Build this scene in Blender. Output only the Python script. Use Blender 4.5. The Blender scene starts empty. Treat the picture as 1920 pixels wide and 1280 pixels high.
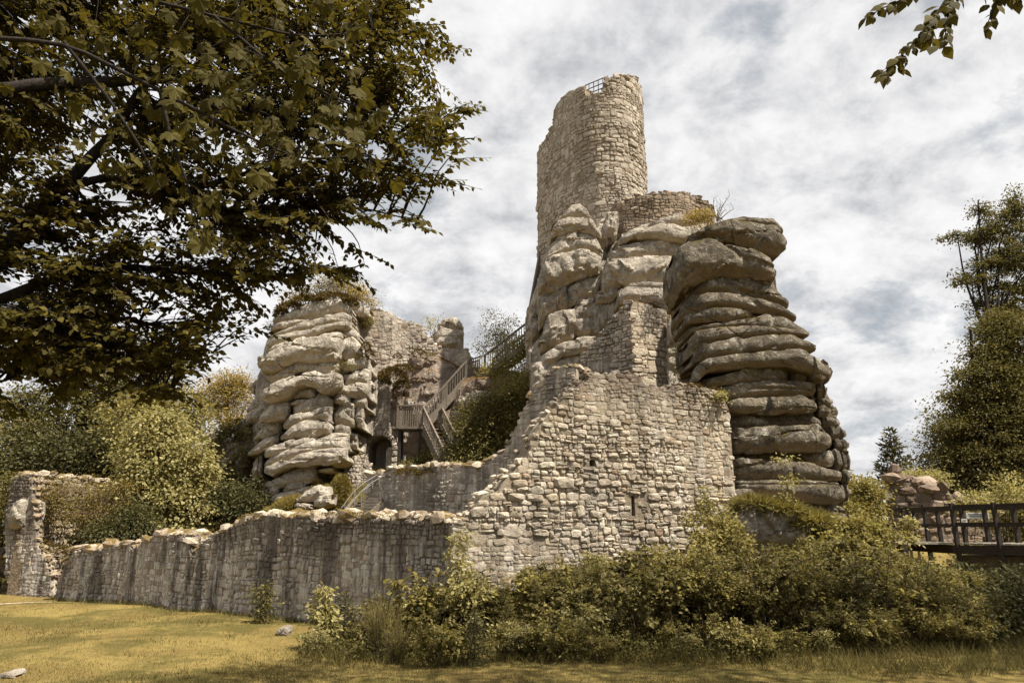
import bpy, bmesh, math, random
import numpy as np
from mathutils import Vector

# ------------------------------------------------------------------ camera
F, HOR, CZ = 1330.0, 985.0, 2.4            # focal length (px at 1920 wide), horizon row, eye height
TH = math.atan((HOR - 640) / F)
CT, ST = math.cos(TH), math.sin(TH)
scene = bpy.context.scene
col = scene.collection
cam = bpy.data.cameras.new('camera')
cam.sensor_width = 36.0
cam.lens = F / 1920 * 36.0
cam.clip_start, cam.clip_end = 0.1, 3000
camo = bpy.data.objects.new('camera', cam)
camo.location = (0, 0, CZ)
camo.rotation_euler = (math.pi / 2 + TH, 0, 0)
col.objects.link(camo)
scene.camera = camo

# ------------------------------------------------------------------ light
SUN_EL, SUN_AZ = math.radians(61), math.radians(117)     # azimuth clockwise from +Y
SD = (math.sin(SUN_AZ) * math.cos(SUN_EL), math.cos(SUN_AZ) * math.cos(SUN_EL), math.sin(SUN_EL))
sun = bpy.data.lights.new('sun', 'SUN')
sun.energy = 5.0
sun.angle = math.radians(0.6)
sun.color = (1.0, 0.915, 0.77)
suno = bpy.data.objects.new('sun', sun)
suno.rotation_euler = Vector(SD).to_track_quat('Z', 'Y').to_euler()
suno.location = (20, -10, 30)
col.objects.link(suno)

world = bpy.data.worlds.new('World')
scene.world = world
world.use_nodes = True
wt = world.node_tree
wt.nodes.clear()


def wn(t, **kw):
    n = wt.nodes.new(t)
    for k, v in kw.items():
        setattr(n, k, v)
    return n


def wmath(op, a, b=None):
    n = wn('ShaderNodeMath', operation=op)
    for i, x in enumerate((a, b)):
        if x is None:
            continue
        if isinstance(x, (int, float)):
            n.inputs[i].default_value = x
        else:
            wt.links.new(x, n.inputs[i])
    return n.outputs[0]


sky = wn('ShaderNodeTexSky', sky_type='NISHITA')
sky.sun_disc = False
sky.sun_elevation = SUN_EL
sky.sun_rotation = SUN_AZ
tc = wn('ShaderNodeTexCoord')
sep = wn('ShaderNodeSeparateXYZ')
wt.links.new(tc.outputs['Generated'], sep.inputs[0])
den = wmath('ADD', wmath('MAXIMUM', sep.outputs[2], 0.0), 0.42)
comb = wn('ShaderNodeCombineXYZ')
wt.links.new(wmath('DIVIDE', sep.outputs[0], den), comb.inputs[0])
wt.links.new(wmath('DIVIDE', sep.outputs[1], den), comb.inputs[1])
comb.inputs[2].default_value = 3.7


def wnoise(scale, detail, rough, dist=0.0):
    n = wn('ShaderNodeTexNoise')
    n.inputs['Scale'].default_value = scale
    n.inputs['Detail'].default_value = detail
    n.inputs['Roughness'].default_value = rough
    n.inputs['Distortion'].default_value = dist
    wt.links.new(comb.outputs[0], n.inputs['Vector'])
    return n.outputs['Fac']


def wramp(fac, stops):
    n = wn('ShaderNodeValToRGB')
    wt.links.new(fac, n.inputs[0])
    e = n.color_ramp.elements
    e[0].position, e[0].color = stops[0][0], (*stops[0][1], 1)
    e[1].position, e[1].color = stops[-1][0], (*stops[-1][1], 1)
    for p, c in stops[1:-1]:
        x = e.new(p)
        x.color = (*c, 1)
    return n.outputs[0]


cover = wramp(wnoise(3.6, 10, 0.60, 0.1), [(0.35, (0, 0, 0)), (0.46, (1, 1, 1))])
shade = wramp(wnoise(7.5, 10, 0.62, 0.15), [(0.34, (0.245, 0.25, 0.26)), (0.44, (0.335, 0.336, 0.343)), (0.54, (0.405, 0.403, 0.405)), (0.64, (0.445, 0.44, 0.44))])
skym = wn('ShaderNodeVectorMath', operation='SCALE')
wt.links.new(sky.outputs[0], skym.inputs[0])
skym.inputs['Scale'].default_value = 0.05
grey = wn('ShaderNodeMix', data_type='RGBA')
grey.inputs['Factor'].default_value = 0.78
wt.links.new(skym.outputs[0], grey.inputs['A'])
grey.inputs['B'].default_value = (0.19, 0.205, 0.215, 1)
mixw = wn('ShaderNodeMix', data_type='RGBA')
wt.links.new(cover, mixw.inputs['Factor'])
wt.links.new(grey.outputs['Result'], mixw.inputs['A'])
wt.links.new(shade, mixw.inputs['B'])
bg = wn('ShaderNodeBackground')
wt.links.new(mixw.outputs['Result'], bg.inputs[0])
bg.inputs[1].default_value = 1.0
wo = wn('ShaderNodeOutputWorld')
wt.links.new(bg.outputs[0], wo.inputs[0])

vs = scene.view_settings
vs.view_transform = 'Standard'
vs.look = 'None'
vs.exposure = 1.16
vs.gamma = 1.0
vs.use_curve_mapping = False
scene.cycles.max_bounces = 6
scene.cycles.transparent_max_bounces = 4

# ------------------------------------------------------------------ helpers
rng = np.random.default_rng(7)
RND = random.Random(5)


def P(px, py, Y):
    """world point seen at photo pixel (px, py) at distance Y in front of the camera"""
    px, py, Y = np.asarray(px, float), np.asarray(py, float), np.asarray(Y, float)
    r, u = (px - 960) / F, (640 - py) / F
    t = Y / (CT - u * ST)
    return np.stack(np.broadcast_arrays(r * t, Y, CZ + (ST + u * CT) * t), -1)


def vnoise(p, seed=0):
    p = np.asarray(p, float)
    i = np.floor(p).astype(np.int64)
    f = p - i
    f = f * f * (3 - 2 * f)
    out = 0
    for dx in (0, 1):
        for dy in (0, 1):
            for dz in (0, 1):
                h = ((i[..., 0] + dx) * 73856093) ^ ((i[..., 1] + dy) * 19349663) ^ ((i[..., 2] + dz) * 83492791) ^ (seed * 2654435761)
                h = (h ^ (h >> 13)) * 1274126177
                h = (h ^ (h >> 16)) & 0xFFFF
                w = (f[..., 0] if dx else 1 - f[..., 0]) * (f[..., 1] if dy else 1 - f[..., 1]) * (f[..., 2] if dz else 1 - f[..., 2])
                out = out + w * (h / 65535.0)
    return out * 2 - 1


def fbm(p, seed=0, oct=3):
    p = np.asarray(p, float)
    s, a, r = 1.0, 1.0, 0
    for k in range(oct):
        r = r + a * vnoise(p * s, seed + 17 * k)
        s *= 2.03
        a *= 0.5
    return r


def sstep(a, b, x):
    t = np.clip((np.asarray(x, float) - a) / (b - a), 0, 1)
    return t * t * (3 - 2 * t)


def mesh_np(name, V, faces, mat=None, smooth=False):
    """faces: int array (n,3) or (n,4), or a list of such arrays"""
    if not isinstance(faces, (list, tuple)):
        faces = [faces]
    faces = [np.asarray(f, np.int32) for f in faces if len(f)]
    me = bpy.data.meshes.new(name)
    V = np.asarray(V, np.float32)
    me.vertices.add(len(V))
    me.vertices.foreach_set('co', V.ravel())
    nl = sum(f.size for f in faces)
    npoly = sum(len(f) for f in faces)
    me.loops.add(nl)
    me.polygons.add(npoly)
    me.loops.foreach_set('vertex_index', np.concatenate([f.ravel() for f in faces]))
    tot = np.concatenate([np.full(len(f), f.shape[1], np.int32) for f in faces])
    me.polygons.foreach_set('loop_start', np.concatenate([[0], np.cumsum(tot)[:-1]]).astype(np.int32))
    me.polygons.foreach_set('use_smooth', np.full(npoly, smooth, bool))
    me.update(calc_edges=True)
    me.validate()
    if mat:
        me.materials.append(mat)
    return me


def tag(o, label=None, cat=None, group=None, kind=None):
    if label:
        o['label'] = label
    if cat:
        o['category'] = cat
    if group:
        o['group'] = group
    if kind:
        o['kind'] = kind
    return o


def empty(name, loc, label=None, cat=None, group=None, kind=None):
    o = bpy.data.objects.new(name, None)
    o.empty_display_size = 0.3
    o.location = loc
    col.objects.link(o)
    return tag(o, label, cat, group, kind)


WORLD = {}


def wloc(o):
    return WORLD.get(o.name, Vector(o.location)) if o else Vector((0, 0, 0))


def put(name, me, parent=None, loc=(0, 0, 0), rot=None, scale=None):
    """link a mesh whose world place is loc; local offset is worked out from the parent"""
    o = bpy.data.objects.new(name, me)
    loc = Vector(loc)
    if parent is not None:
        o.parent = parent
        o.location = loc - wloc(parent)
    else:
        o.location = loc
    if rot is not None:
        o.rotation_euler = rot
    if scale is not None:
        o.scale = scale
    col.objects.link(o)
    WORLD[o.name] = loc
    return o


def tube(pts, rad, sides=6):
    pts = np.asarray(pts, float)
    n = len(pts)
    rad = np.broadcast_to(np.asarray(rad, float), (n,))
    tan = np.gradient(pts, axis=0)
    tan /= np.linalg.norm(tan, axis=1, keepdims=True) + 1e-9
    ref = np.array([0, 0, 1.0]) if abs(tan[:, 2]).mean() < 0.8 else np.array([1.0, 0, 0])
    a = np.cross(tan, ref)
    a /= np.linalg.norm(a, axis=1, keepdims=True) + 1e-9
    b = np.cross(tan, a)
    ang = np.linspace(0, 2 * np.pi, sides, endpoint=False)
    V = pts[:, None] + rad[:, None, None] * (a[:, None] * np.cos(ang)[None, :, None] + b[:, None] * np.sin(ang)[None, :, None])
    V = V.reshape(-1, 3)
    i = np.arange(n - 1)[:, None] * sides
    j = np.arange(sides)[None]
    k = (j + 1) % sides
    Fq = np.stack([i + j, i + k, i + sides + k, i + sides + j], -1).reshape(-1, 4)
    return V, Fq


class MB:
    """collects vertex / face blocks that become one mesh"""

    def __init__(self):
        self.V, self.T, self.Q, self.n = [], [], [], 0

    def add(self, V, Fc):
        V = np.asarray(V, float).reshape(-1, 3)
        Fc = np.asarray(Fc, np.int64)
        (self.T if Fc.shape[1] == 3 else self.Q).append(Fc + self.n)
        self.V.append(V)
        self.n += len(V)

    def tube(self, pts, rad, sides=6):
        self.add(*tube(pts, rad, sides))

    def box(self, c, s, M=None):
        c = np.asarray(c, float)
        v = np.array([[x, y, z] for x in (-1, 1) for y in (-1, 1) for z in (-1, 1)], float) * np.asarray(s, float) / 2
        if M is not None:
            v = v @ np.asarray(M, float).T
        self.add(v + c, [[0, 1, 3, 2], [4, 6, 7, 5], [0, 4, 5, 1], [2, 3, 7, 6], [0, 2, 6, 4], [1, 5, 7, 3]])

    def bar(self, p, q, w, h):
        """square bar from p to q, w wide (horizontal) and h high"""
        p, q = np.asarray(p, float), np.asarray(q, float)
        d = q - p
        L = np.linalg.norm(d)
        d /= L
        ref = np.array([0, 0, 1.0]) if abs(d[2]) < 0.95 else np.array([0, 1.0, 0])
        a = np.cross(d, ref)
        a /= np.linalg.norm(a)
        b = np.cross(a, d)
        self.box((p + q) / 2, (L, w, h), np.stack([d, a, b], 1))

    def mesh(self, name, mat=None, smooth=False, origin=(0, 0, 0)):
        V = np.concatenate(self.V) - np.asarray(origin, float)
        fs = []
        if self.T:
            fs.append(np.concatenate(self.T))
        if self.Q:
            fs.append(np.concatenate(self.Q))
        return mesh_np(name, V, fs, mat, smooth)

    def part(self, name, mat, parent, smooth=False):
        o = parent
        org = wloc(o) if o else Vector((0, 0, 0))
        return put(name, self.mesh(name, mat, smooth, org), parent, org)


# ------------------------------------------------------------------ materials
class NT:
    def __init__(self, name):
        self.m = bpy.data.materials.new(name)
        self.m.use_nodes = True
        self.t = self.m.node_tree
        self.t.nodes.clear()
        self.out = self.t.nodes.new('ShaderNodeOutputMaterial')
        self.geo = self.t.nodes.new('ShaderNodeNewGeometry')
        self.pos = self.geo.outputs['Position']

    def n(self, t, **kw):
        x = self.t.nodes.new(t)
        for k, v in kw.items():
            setattr(x, k, v)
        return x

    def link(self, a, b):
        if isinstance(a, (int, float)):
            b.default_value = a
        elif isinstance(a, tuple):
            b.default_value = (*a, 1) if len(a) == 3 and len(b.default_value) == 4 else a
        else:
            self.t.links.new(a, b)

    def math(self, op, a, b=0.5, clamp=False):
        x = self.n('ShaderNodeMath', operation=op, use_clamp=clamp)
        self.link(a, x.inputs[0])
        self.link(b, x.inputs[1])
        return x.outputs[0]

    def scaled(self, s):
        x = self.n('ShaderNodeVectorMath', operation='MULTIPLY')
        self.link(self.pos, x.inputs[0])
        x.inputs[1].default_value = s if isinstance(s, tuple) else (s, s, s)
        return x.outputs[0]

    def noise(self, scale=1.0, detail=4, rough=0.55, stretch=None, dist=0.0):
        x = self.n('ShaderNodeTexNoise')
        x.inputs['Scale'].default_value = scale
        x.inputs['Detail'].default_value = detail
        x.inputs['Roughness'].default_value = rough
        x.inputs['Distortion'].default_value = dist
        self.link(self.scaled(stretch) if stretch else self.pos, x.inputs['Vector'])
        return x.outputs['Fac']

    def ramp(self, fac, lo, hi, c0=0.0, c1=1.0):
        x = self.n('ShaderNodeMapRange', interpolation_type='SMOOTHSTEP')
        self.link(fac, x.inputs[0])
        for i, v in enumerate((lo, hi, c0, c1)):
            x.inputs[i + 1].default_value = v
        return x.outputs[0]

    def mix(self, f, a, b, blend='MIX'):
        x = self.n('ShaderNodeMix', data_type='RGBA', blend_type=blend)
        self.link(f, x.inputs['Factor'])
        self.link(a, x.inputs['A'])
        self.link(b, x.inputs['B'])
        return x.outputs['Result']

    def rnd(self):
        oi = self.n('ShaderNodeObjectInfo')
        return self.math('FRACT', self.math('ADD', oi.outputs['Random'], self.geo.outputs['Random Per Island']), 0)

    def bump(self, h, strength=0.5, dist=0.05, normal=None):
        x = self.n('ShaderNodeBump')
        x.inputs['Strength'].default_value = strength
        x.inputs['Distance'].default_value = dist
        self.link(h, x.inputs['Height'])
        if normal:
            self.link(normal, x.inputs['Normal'])
        return x.outputs[0]

    def pbr(self, colr, rough=0.9, normal=None, metal=0.0, spec=0.25):
        b = self.n('ShaderNodeBsdfPrincipled')
        self.link(colr, b.inputs['Base Color'])
        self.link(rough, b.inputs['Roughness'])
        b.inputs['Metallic'].default_value = metal
        b.inputs['Specular IOR Level'].default_value = spec
        if normal:
            self.link(normal, b.inputs['Normal'])
        self.t.links.new(b.outputs[0], self.out.inputs[0])
        return b


def rock_mat(name, light, dark, stain, moss_c, moss=0.3, stain_amt=0.5, lichen=0.4, streak=0.5):
    k = NT(name)
    c = k.mix(k.ramp(k.noise(0.6, 8, 0.75), 0.42, 0.58), dark, light)
    c = k.mix(k.math('MULTIPLY', k.ramp(k.noise(4.5, 8, 0.78), 0.44, 0.62), 0.62), c, tuple(x * 0.36 for x in light))
    # pale crustose lichen, dark algae, run-off streaks
    c = k.mix(k.math('MULTIPLY', k.ramp(k.noise(2.6, 9, 0.75, dist=0.6), 0.53, 0.60), lichen), c, (0.54, 0.52, 0.47))
    c = k.mix(k.math('MULTIPLY', k.ramp(k.noise(0.9, 9, 0.72, dist=0.9), 0.49, 0.58), stain_amt), c, stain)
    st = k.ramp(k.noise(1.0, 7, 0.68, stretch=(1.8, 1.8, 0.22)), 0.54, 0.66)
    c = k.mix(k.math('MULTIPLY', st, streak), c, tuple(x * 0.26 for x in dark))
    c = k.mix(k.math('MULTIPLY', k.ramp(k.noise(13, 6, 0.8), 0.50, 0.60), 0.60), c, tuple(x * 0.22 for x in light))
    c = k.mix(k.math('MULTIPLY', k.ramp(k.noise(30, 4, 0.7), 0.55, 0.70), 0.35), c, (0.55, 0.52, 0.47))
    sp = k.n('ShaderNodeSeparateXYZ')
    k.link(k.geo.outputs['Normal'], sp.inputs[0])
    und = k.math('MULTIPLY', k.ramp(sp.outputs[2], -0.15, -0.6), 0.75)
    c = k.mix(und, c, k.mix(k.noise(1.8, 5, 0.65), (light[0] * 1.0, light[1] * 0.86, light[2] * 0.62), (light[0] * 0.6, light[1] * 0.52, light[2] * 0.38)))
    up = k.ramp(sp.outputs[2], 0.25, 0.75)
    mo = k.math('MULTIPLY', up, k.ramp(k.noise(1.5, 7, 0.7), 0.60 - 0.35 * moss, 0.72 - 0.30 * moss))
    mc = k.mix(k.noise(9, 4), moss_c, tuple(x * 0.45 for x in moss_c))
    c = k.mix(mo, c, mc)
    crack = k.n('ShaderNodeTexVoronoi', feature='DISTANCE_TO_EDGE')
    crack.inputs['Scale'].default_value = 0.34
    w = k.n('ShaderNodeVectorMath', operation='ADD')
    nz = k.n('ShaderNodeTexNoise')
    nz.inputs['Scale'].default_value = 1.4
    nz.inputs['Detail'].default_value = 5
    k.link(k.pos, nz.inputs['Vector'])
    k.link(k.scaled((1, 1, 1.5)), w.inputs[0])
    k.link(nz.outputs['Color'], w.inputs[1])
    k.link(w.outputs[0], crack.inputs['Vector'])
    cmask = k.ramp(k.noise(0.7, 3), 0.50, 0.60)
    cr = k.math('MAXIMUM', k.ramp(crack.outputs['Distance'], 0.0, 0.016), k.math('SUBTRACT', 1.0, cmask))
    c = k.mix(k.math('MULTIPLY', k.math('SUBTRACT', 1.0, cr), 0.55), c, tuple(x * 0.25 for x in dark))
    h = k.math('ADD', k.math('MULTIPLY', k.noise(3.2, 8, 0.66), 1.0), k.math('MULTIPLY', k.noise(17, 5, 0.7), 0.32))
    h = k.math('ADD', h, k.math('MULTIPLY', cr, 0.30))
    k.pbr(c, 0.95, k.bump(h, 1.0, 0.16), spec=0.08)
    return k.m


def stone_mat(name, cols3, streak=0.5, pale=0.3, stain=0.3, top=None, moss=0.0, bumpd=0.03):
    """cols3: three stone colours picked by stone; streak: dark vertical run-off; pale: lime wash; top: (z0, z1, amount) weathered dark crown"""
    k = NT(name)
    r = k.rnd()
    c = k.mix(k.ramp(r, 0.0, 0.5), cols3[0], cols3[1])
    c = k.mix(k.ramp(r, 0.55, 1.0), c, cols3[2])
    r2 = k.math('FRACT', k.math('MULTIPLY', r, 37.7), 0)
    r3 = k.math('FRACT', k.math('MULTIPLY', r, 91.3), 0)
    c = k.mix(k.math('MULTIPLY', k.ramp(r3, 0.88, 0.95), 0.65), c, tuple(a_ * b_ for a_, b_ in zip(cols3[2], (0.62, 0.46, 0.36))))
    c = k.mix(k.math('MULTIPLY', k.ramp(r3, 0.14, 0.07), 0.6), c, tuple(min(x * 1.25, .62) for x in cols3[1]))
    c = k.mix(k.math('MULTIPLY', k.ramp(r2, 0.45, 1.0), 0.60), c, tuple(x * 0.45 for x in cols3[0]))
    c = k.mix(k.math('MULTIPLY', k.ramp(k.noise(13, 7, 0.78), 0.45, 0.62), 0.50), c, tuple(x * 0.42 for x in cols3[1]))
    if pale:
        c = k.mix(k.math('MULTIPLY', k.ramp(k.noise(0.8, 7, 0.65, stretch=(1.7, 1.7, 0.55)), 0.50, 0.66), pale), c, (0.52, 0.48, 0.43))
    if stain:
        c = k.mix(k.math('MULTIPLY', k.ramp(k.noise(0.7, 8, 0.68, dist=0.7), 0.50, 0.64), stain), c, (0.085, 0.07, 0.055))
    if streak:
        s1 = k.ramp(k.noise(1.0, 7, 0.62, stretch=(1.7, 1.7, 0.14)), 0.48, 0.60)
        s2 = k.ramp(k.noise(1.0, 5, 0.6, stretch=(7.0, 7.0, 0.35)), 0.47, 0.62)
        s1 = k.math('MULTIPLY', s1, k.ramp(k.noise(0.8, 5, 0.7), 0.28, 0.46))
        s2 = k.math('MULTIPLY', s2, k.ramp(k.noise(1.3, 6, 0.7), 0.34, 0.50))
        c = k.mix(k.math('MULTIPLY', s1, streak), c, (0.055, 0.046, 0.040))
        c = k.mix(k.math('MULTIPLY', s2, streak * 0.7), c, (0.075, 0.063, 0.054))
        s3 = k.ramp(k.noise(1.0, 5, 0.6, stretch=(4.3, 4.3, 0.20)), 0.58, 0.68)
        c = k.mix(k.math('MULTIPLY', s3, pale), c, (0.46, 0.43, 0.40))
    if top:
        sp = k.n('ShaderNodeSeparateXYZ')
        k.link(k.pos, sp.inputs[0])
        zz = k.math('ADD', sp.outputs[2], k.math('MULTIPLY', k.noise(1.0, 6, 0.7, stretch=(0.9, 0.9, 0.25)), 3.4))
        c = k.mix(k.math('MULTIPLY', k.ramp(zz, top[0] + 1.7, top[1] + 1.7), top[2]), c, (0.075, 0.058, 0.045))
    if moss:
        sp2 = k.n('ShaderNodeSeparateXYZ')
        k.link(k.geo.outputs['Normal'], sp2.inputs[0])
        mo = k.math('MULTIPLY', k.ramp(sp2.outputs[2], 0.25, 0.7), k.ramp(k.noise(1.3, 6, 0.7), 0.62 - 0.3 * moss, 0.68 - 0.3 * moss))
        c = k.mix(mo, c, k.mix(k.noise(14, 3), (0.165, 0.115, 0.04), (0.085, 0.062, 0.026)))
    h = k.math('ADD', k.noise(9, 6, 0.7), k.math('MULTIPLY', k.noise(38, 4, 0.7), 0.4))
    k.pbr(c, 0.95, k.bump(h, 1.0, bumpd), spec=0.12)
    return k.m


def leaf_mat(name, a, b, c3, trans=0.45, rough=0.7, spec=0.12):
    """leaf colours a, b, c3 vary leaf by leaf and in drifts over the plant"""
    k = NT(name)
    r = k.rnd()
    c = k.mix(k.ramp(r, 0.0, 0.75), a, b)
    c = k.mix(k.ramp(k.math('FRACT', k.math('MULTIPLY', r, 13.3), 0), 0.72, 1.0), c, c3)
    c = k.mix(k.math('MULTIPLY', k.ramp(k.noise(0.9, 4), 0.4, 0.65), 0.45), c, tuple(x * 0.62 for x in a))
    bs = k.n('ShaderNodeBsdfPrincipled')
    k.link(c, bs.inputs['Base Color'])
    bs.inputs['Roughness'].default_value = rough
    bs.inputs['Specular IOR Level'].default_value = spec
    tr = k.n('ShaderNodeBsdfTranslucent')
    k.link(k.mix(1.0, c, (1.12, 1.06, 0.68), 'MULTIPLY'), tr.inputs['Color'])
    mx = k.n('ShaderNodeMixShader')
    mx.inputs[0].default_value = trans
    k.t.links.new(bs.outputs[0], mx.inputs[1])
    k.t.links.new(tr.outputs[0], mx.inputs[2])
    k.t.links.new(mx.outputs[0], k.out.inputs[0])
    return k.m


def plain(name, c, rough=0.8, metal=0.0, var=0.35, scale=8, stretch=None, bumpd=0.01, spec=0.25):
    k = NT(name)
    cc = k.mix(k.ramp(k.noise(scale, 5, 0.65, stretch=stretch), 0.3, 0.7), tuple(x * (1 - var) for x in c), c)
    k.pbr(cc, rough, k.bump(k.noise(scale * 2, 4, stretch=stretch), 0.6, bumpd), metal, spec)
    return k.m


M = {}
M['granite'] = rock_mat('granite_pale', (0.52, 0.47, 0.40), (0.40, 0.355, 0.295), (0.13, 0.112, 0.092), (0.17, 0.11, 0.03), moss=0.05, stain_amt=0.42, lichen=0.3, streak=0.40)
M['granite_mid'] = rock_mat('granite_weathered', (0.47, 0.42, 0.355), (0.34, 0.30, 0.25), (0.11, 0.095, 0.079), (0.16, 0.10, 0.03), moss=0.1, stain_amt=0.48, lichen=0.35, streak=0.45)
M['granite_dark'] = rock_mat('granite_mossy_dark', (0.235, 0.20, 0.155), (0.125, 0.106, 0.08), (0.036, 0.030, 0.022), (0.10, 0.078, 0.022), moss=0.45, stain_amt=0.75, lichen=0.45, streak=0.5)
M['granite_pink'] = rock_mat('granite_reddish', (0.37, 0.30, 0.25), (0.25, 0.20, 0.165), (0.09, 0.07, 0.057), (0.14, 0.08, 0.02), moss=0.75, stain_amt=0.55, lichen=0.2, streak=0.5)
M['bark'] = plain('bark', (0.028, 0.022, 0.017), 0.97, var=0.6, scale=5, stretch=(5, 5, 1), bumpd=0.03)
M['bark_pale'] = plain('bark_pale', (0.24, 0.18, 0.12), 0.9, var=0.5, scale=6, bumpd=0.01)
M['twig'] = plain('twig', (0.10, 0.075, 0.05), 0.9, var=0.5, scale=12)
M['wood'] = plain('weathered_wood', (0.185, 0.155, 0.125), 0.85, var=0.5, scale=3, stretch=(3, 3, 8), bumpd=0.01)
M['wood_dark'] = plain('dark_wood', (0.042, 0.034, 0.028), 0.85, var=0.5, scale=4, stretch=(4, 4, 6), bumpd=0.012)
M['steel'] = plain('galvanised_steel', (0.20, 0.19, 0.18), 0.7, metal=0.2, var=0.2, scale=20, bumpd=0.001)
M['iron'] = plain('dark_iron', (0.11, 0.10, 0.095), 0.5, metal=0.4, var=0.2, scale=20, bumpd=0.001)
M['sign'] = plain('sign_white', (0.62, 0.62, 0.60), 0.5, var=0.08, scale=6, bumpd=0.0005)
M['ink'] = plain('sign_ink', (0.05, 0.05, 0.06), 0.6, var=0.1, scale=6, bumpd=0.0005)
M['concrete'] = plain('concrete', (0.13, 0.105, 0.08), 0.9, var=0.5, scale=3, bumpd=0.01)
M['board'] = plain('pale_boards', (0.27, 0.24, 0.20), 0.8, var=0.4, scale=4, stretch=(1, 8, 8), bumpd=0.004)
M['passage'] = plain('passage_stone', (0.10, 0.085, 0.068), 0.95, var=0.5, scale=3, bumpd=0.03)
M['moss'] = leaf_mat('moss_cushion', (0.127, 0.099, 0.033), (0.089, 0.062, 0.022), (0.153, 0.089, 0.028), trans=0.15, rough=0.9, spec=0.05)
M['leaf_far'] = leaf_mat('leaf_far', (0.146, 0.130, 0.047), (0.102, 0.092, 0.034), (0.196, 0.168, 0.068), 0.35)
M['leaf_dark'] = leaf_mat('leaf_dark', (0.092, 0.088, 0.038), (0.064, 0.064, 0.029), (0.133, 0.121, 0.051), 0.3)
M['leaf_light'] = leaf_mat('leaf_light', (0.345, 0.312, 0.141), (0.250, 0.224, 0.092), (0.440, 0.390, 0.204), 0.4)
M['leaf_gold'] = leaf_mat('leaf_gold', (0.356, 0.268, 0.083), (0.259, 0.207, 0.068), (0.432, 0.274, 0.094), 0.4)
M['leaf_rust'] = leaf_mat('leaf_rust', (0.203, 0.146, 0.043), (0.139, 0.112, 0.036), (0.260, 0.202, 0.070), 0.35)
M['leaf_thicket'] = leaf_mat('leaf_thicket', (0.160, 0.138, 0.048), (0.097, 0.087, 0.034), (0.263, 0.225, 0.089), 0.38)
M['leaf_thicket_light'] = leaf_mat('leaf_thicket_light', (0.281, 0.241, 0.085), (0.185, 0.159, 0.059), (0.396, 0.347, 0.132), 0.4)
M['needle'] = leaf_mat('needle', (0.095, 0.087, 0.035), (0.060, 0.056, 0.025), (0.146, 0.127, 0.054), 0.15)
M['leaf_beech'] = leaf_mat('leaf_beech', (0.092, 0.076, 0.013), (0.058, 0.048, 0.008), (0.133, 0.107, 0.021), 0.42, 0.7)
M['leaf_maple'] = leaf_mat('leaf_maple', (0.083, 0.070, 0.013), (0.061, 0.051, 0.011), (0.094, 0.080, 0.017), 0.42, 0.7)
M['grass'] = leaf_mat('grass_blade', (0.178, 0.146, 0.052), (0.135, 0.113, 0.041), (0.243, 0.208, 0.093), 0.3)
M['grass_tall'] = leaf_mat('grass_tall', (0.159, 0.132, 0.044), (0.108, 0.092, 0.032), (0.230, 0.202, 0.090), 0.3)
M['grass_light'] = leaf_mat('grass_light', (0.32, 0.26, 0.09), (0.24, 0.19, 0.06), (0.38, 0.30, 0.11), 0.35)
# ------------------------------------------------------------------ terrain
WB = P(870, 1090, 17.0)[:2]                       # where the low wall meets the big one
N1 = np.array([-0.52, -0.854])                    # outward normal of the low wall
N2 = np.array([0.40, -0.917])                     # outward normal of the big wall


def gz(x, y):
    x, y = np.asarray(x, float), np.asarray(y, float)
    knoll = 0.7 * (1 - sstep(4, 13, y))
    d1 = -((x - WB[0]) * N1[0] + (y - WB[1]) * N1[1])
    d2 = -((x - WB[0]) * N2[0] + (y - WB[1]) * N2[1])
    right = sstep(16, 9, x)
    D = np.minimum(d1, d2)
    hill = (5.1 * sstep(0.6, 15, D) + 1.2 * sstep(15, 24, D)) * (1 - sstep(55, 110, y)) * sstep(-36, -22, x)
    hill = hill * (1 - 0.75 * sstep(10, 17, x))
    slope = 1.55 * sstep(13.8, 20, y) * sstep(-3.0, 1.5, x) * (1 - sstep(9.5, 13.5, x) * (1 - sstep(25.5, 27.5, y)))
    slope = slope * (1 - sstep(2, 6, D))
    far = 1.7 * sstep(25.5, 27.5, y) * sstep(9, 13, x) * (1 - sstep(60, 120, y))
    pit = -0.5 * sstep(11, 14, x) * sstep(18, 20.5, y) * (1 - sstep(25, 27, y))
    wob = 0.06 * fbm(np.stack([x * 0.35, y * 0.35, 0 * x], -1), 3) + 0.5 * fbm(np.stack([x * 0.02, y * 0.02, 0 * x], -1), 9) * sstep(30, 90, np.hypot(x, y))
    return knoll + np.maximum(hill, np.maximum(slope, far)) + pit + wob


def ground_Y(px, py, lo=8.0, hi=60.0):
    """distance at which the sight line of a pixel meets the ground"""
    Ys = np.arange(lo, hi, 0.05)
    q = P(px, py, Ys)
    m = np.nonzero(q[:, 2] <= gz(q[:, 0], q[:, 1]))[0]
    return float(Ys[m[0]]) if len(m) else hi


def axis(lo, mid0, mid1, hi, step, n):
    a = lo + (mid0 - lo) * (1 - np.linspace(1, 0, n) ** 2.2)
    b = np.arange(mid0, mid1, step)
    c = mid1 + (hi - mid1) * np.linspace(0, 1, n) ** 2.2
    return np.unique(np.concatenate([a, b, c]))


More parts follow.
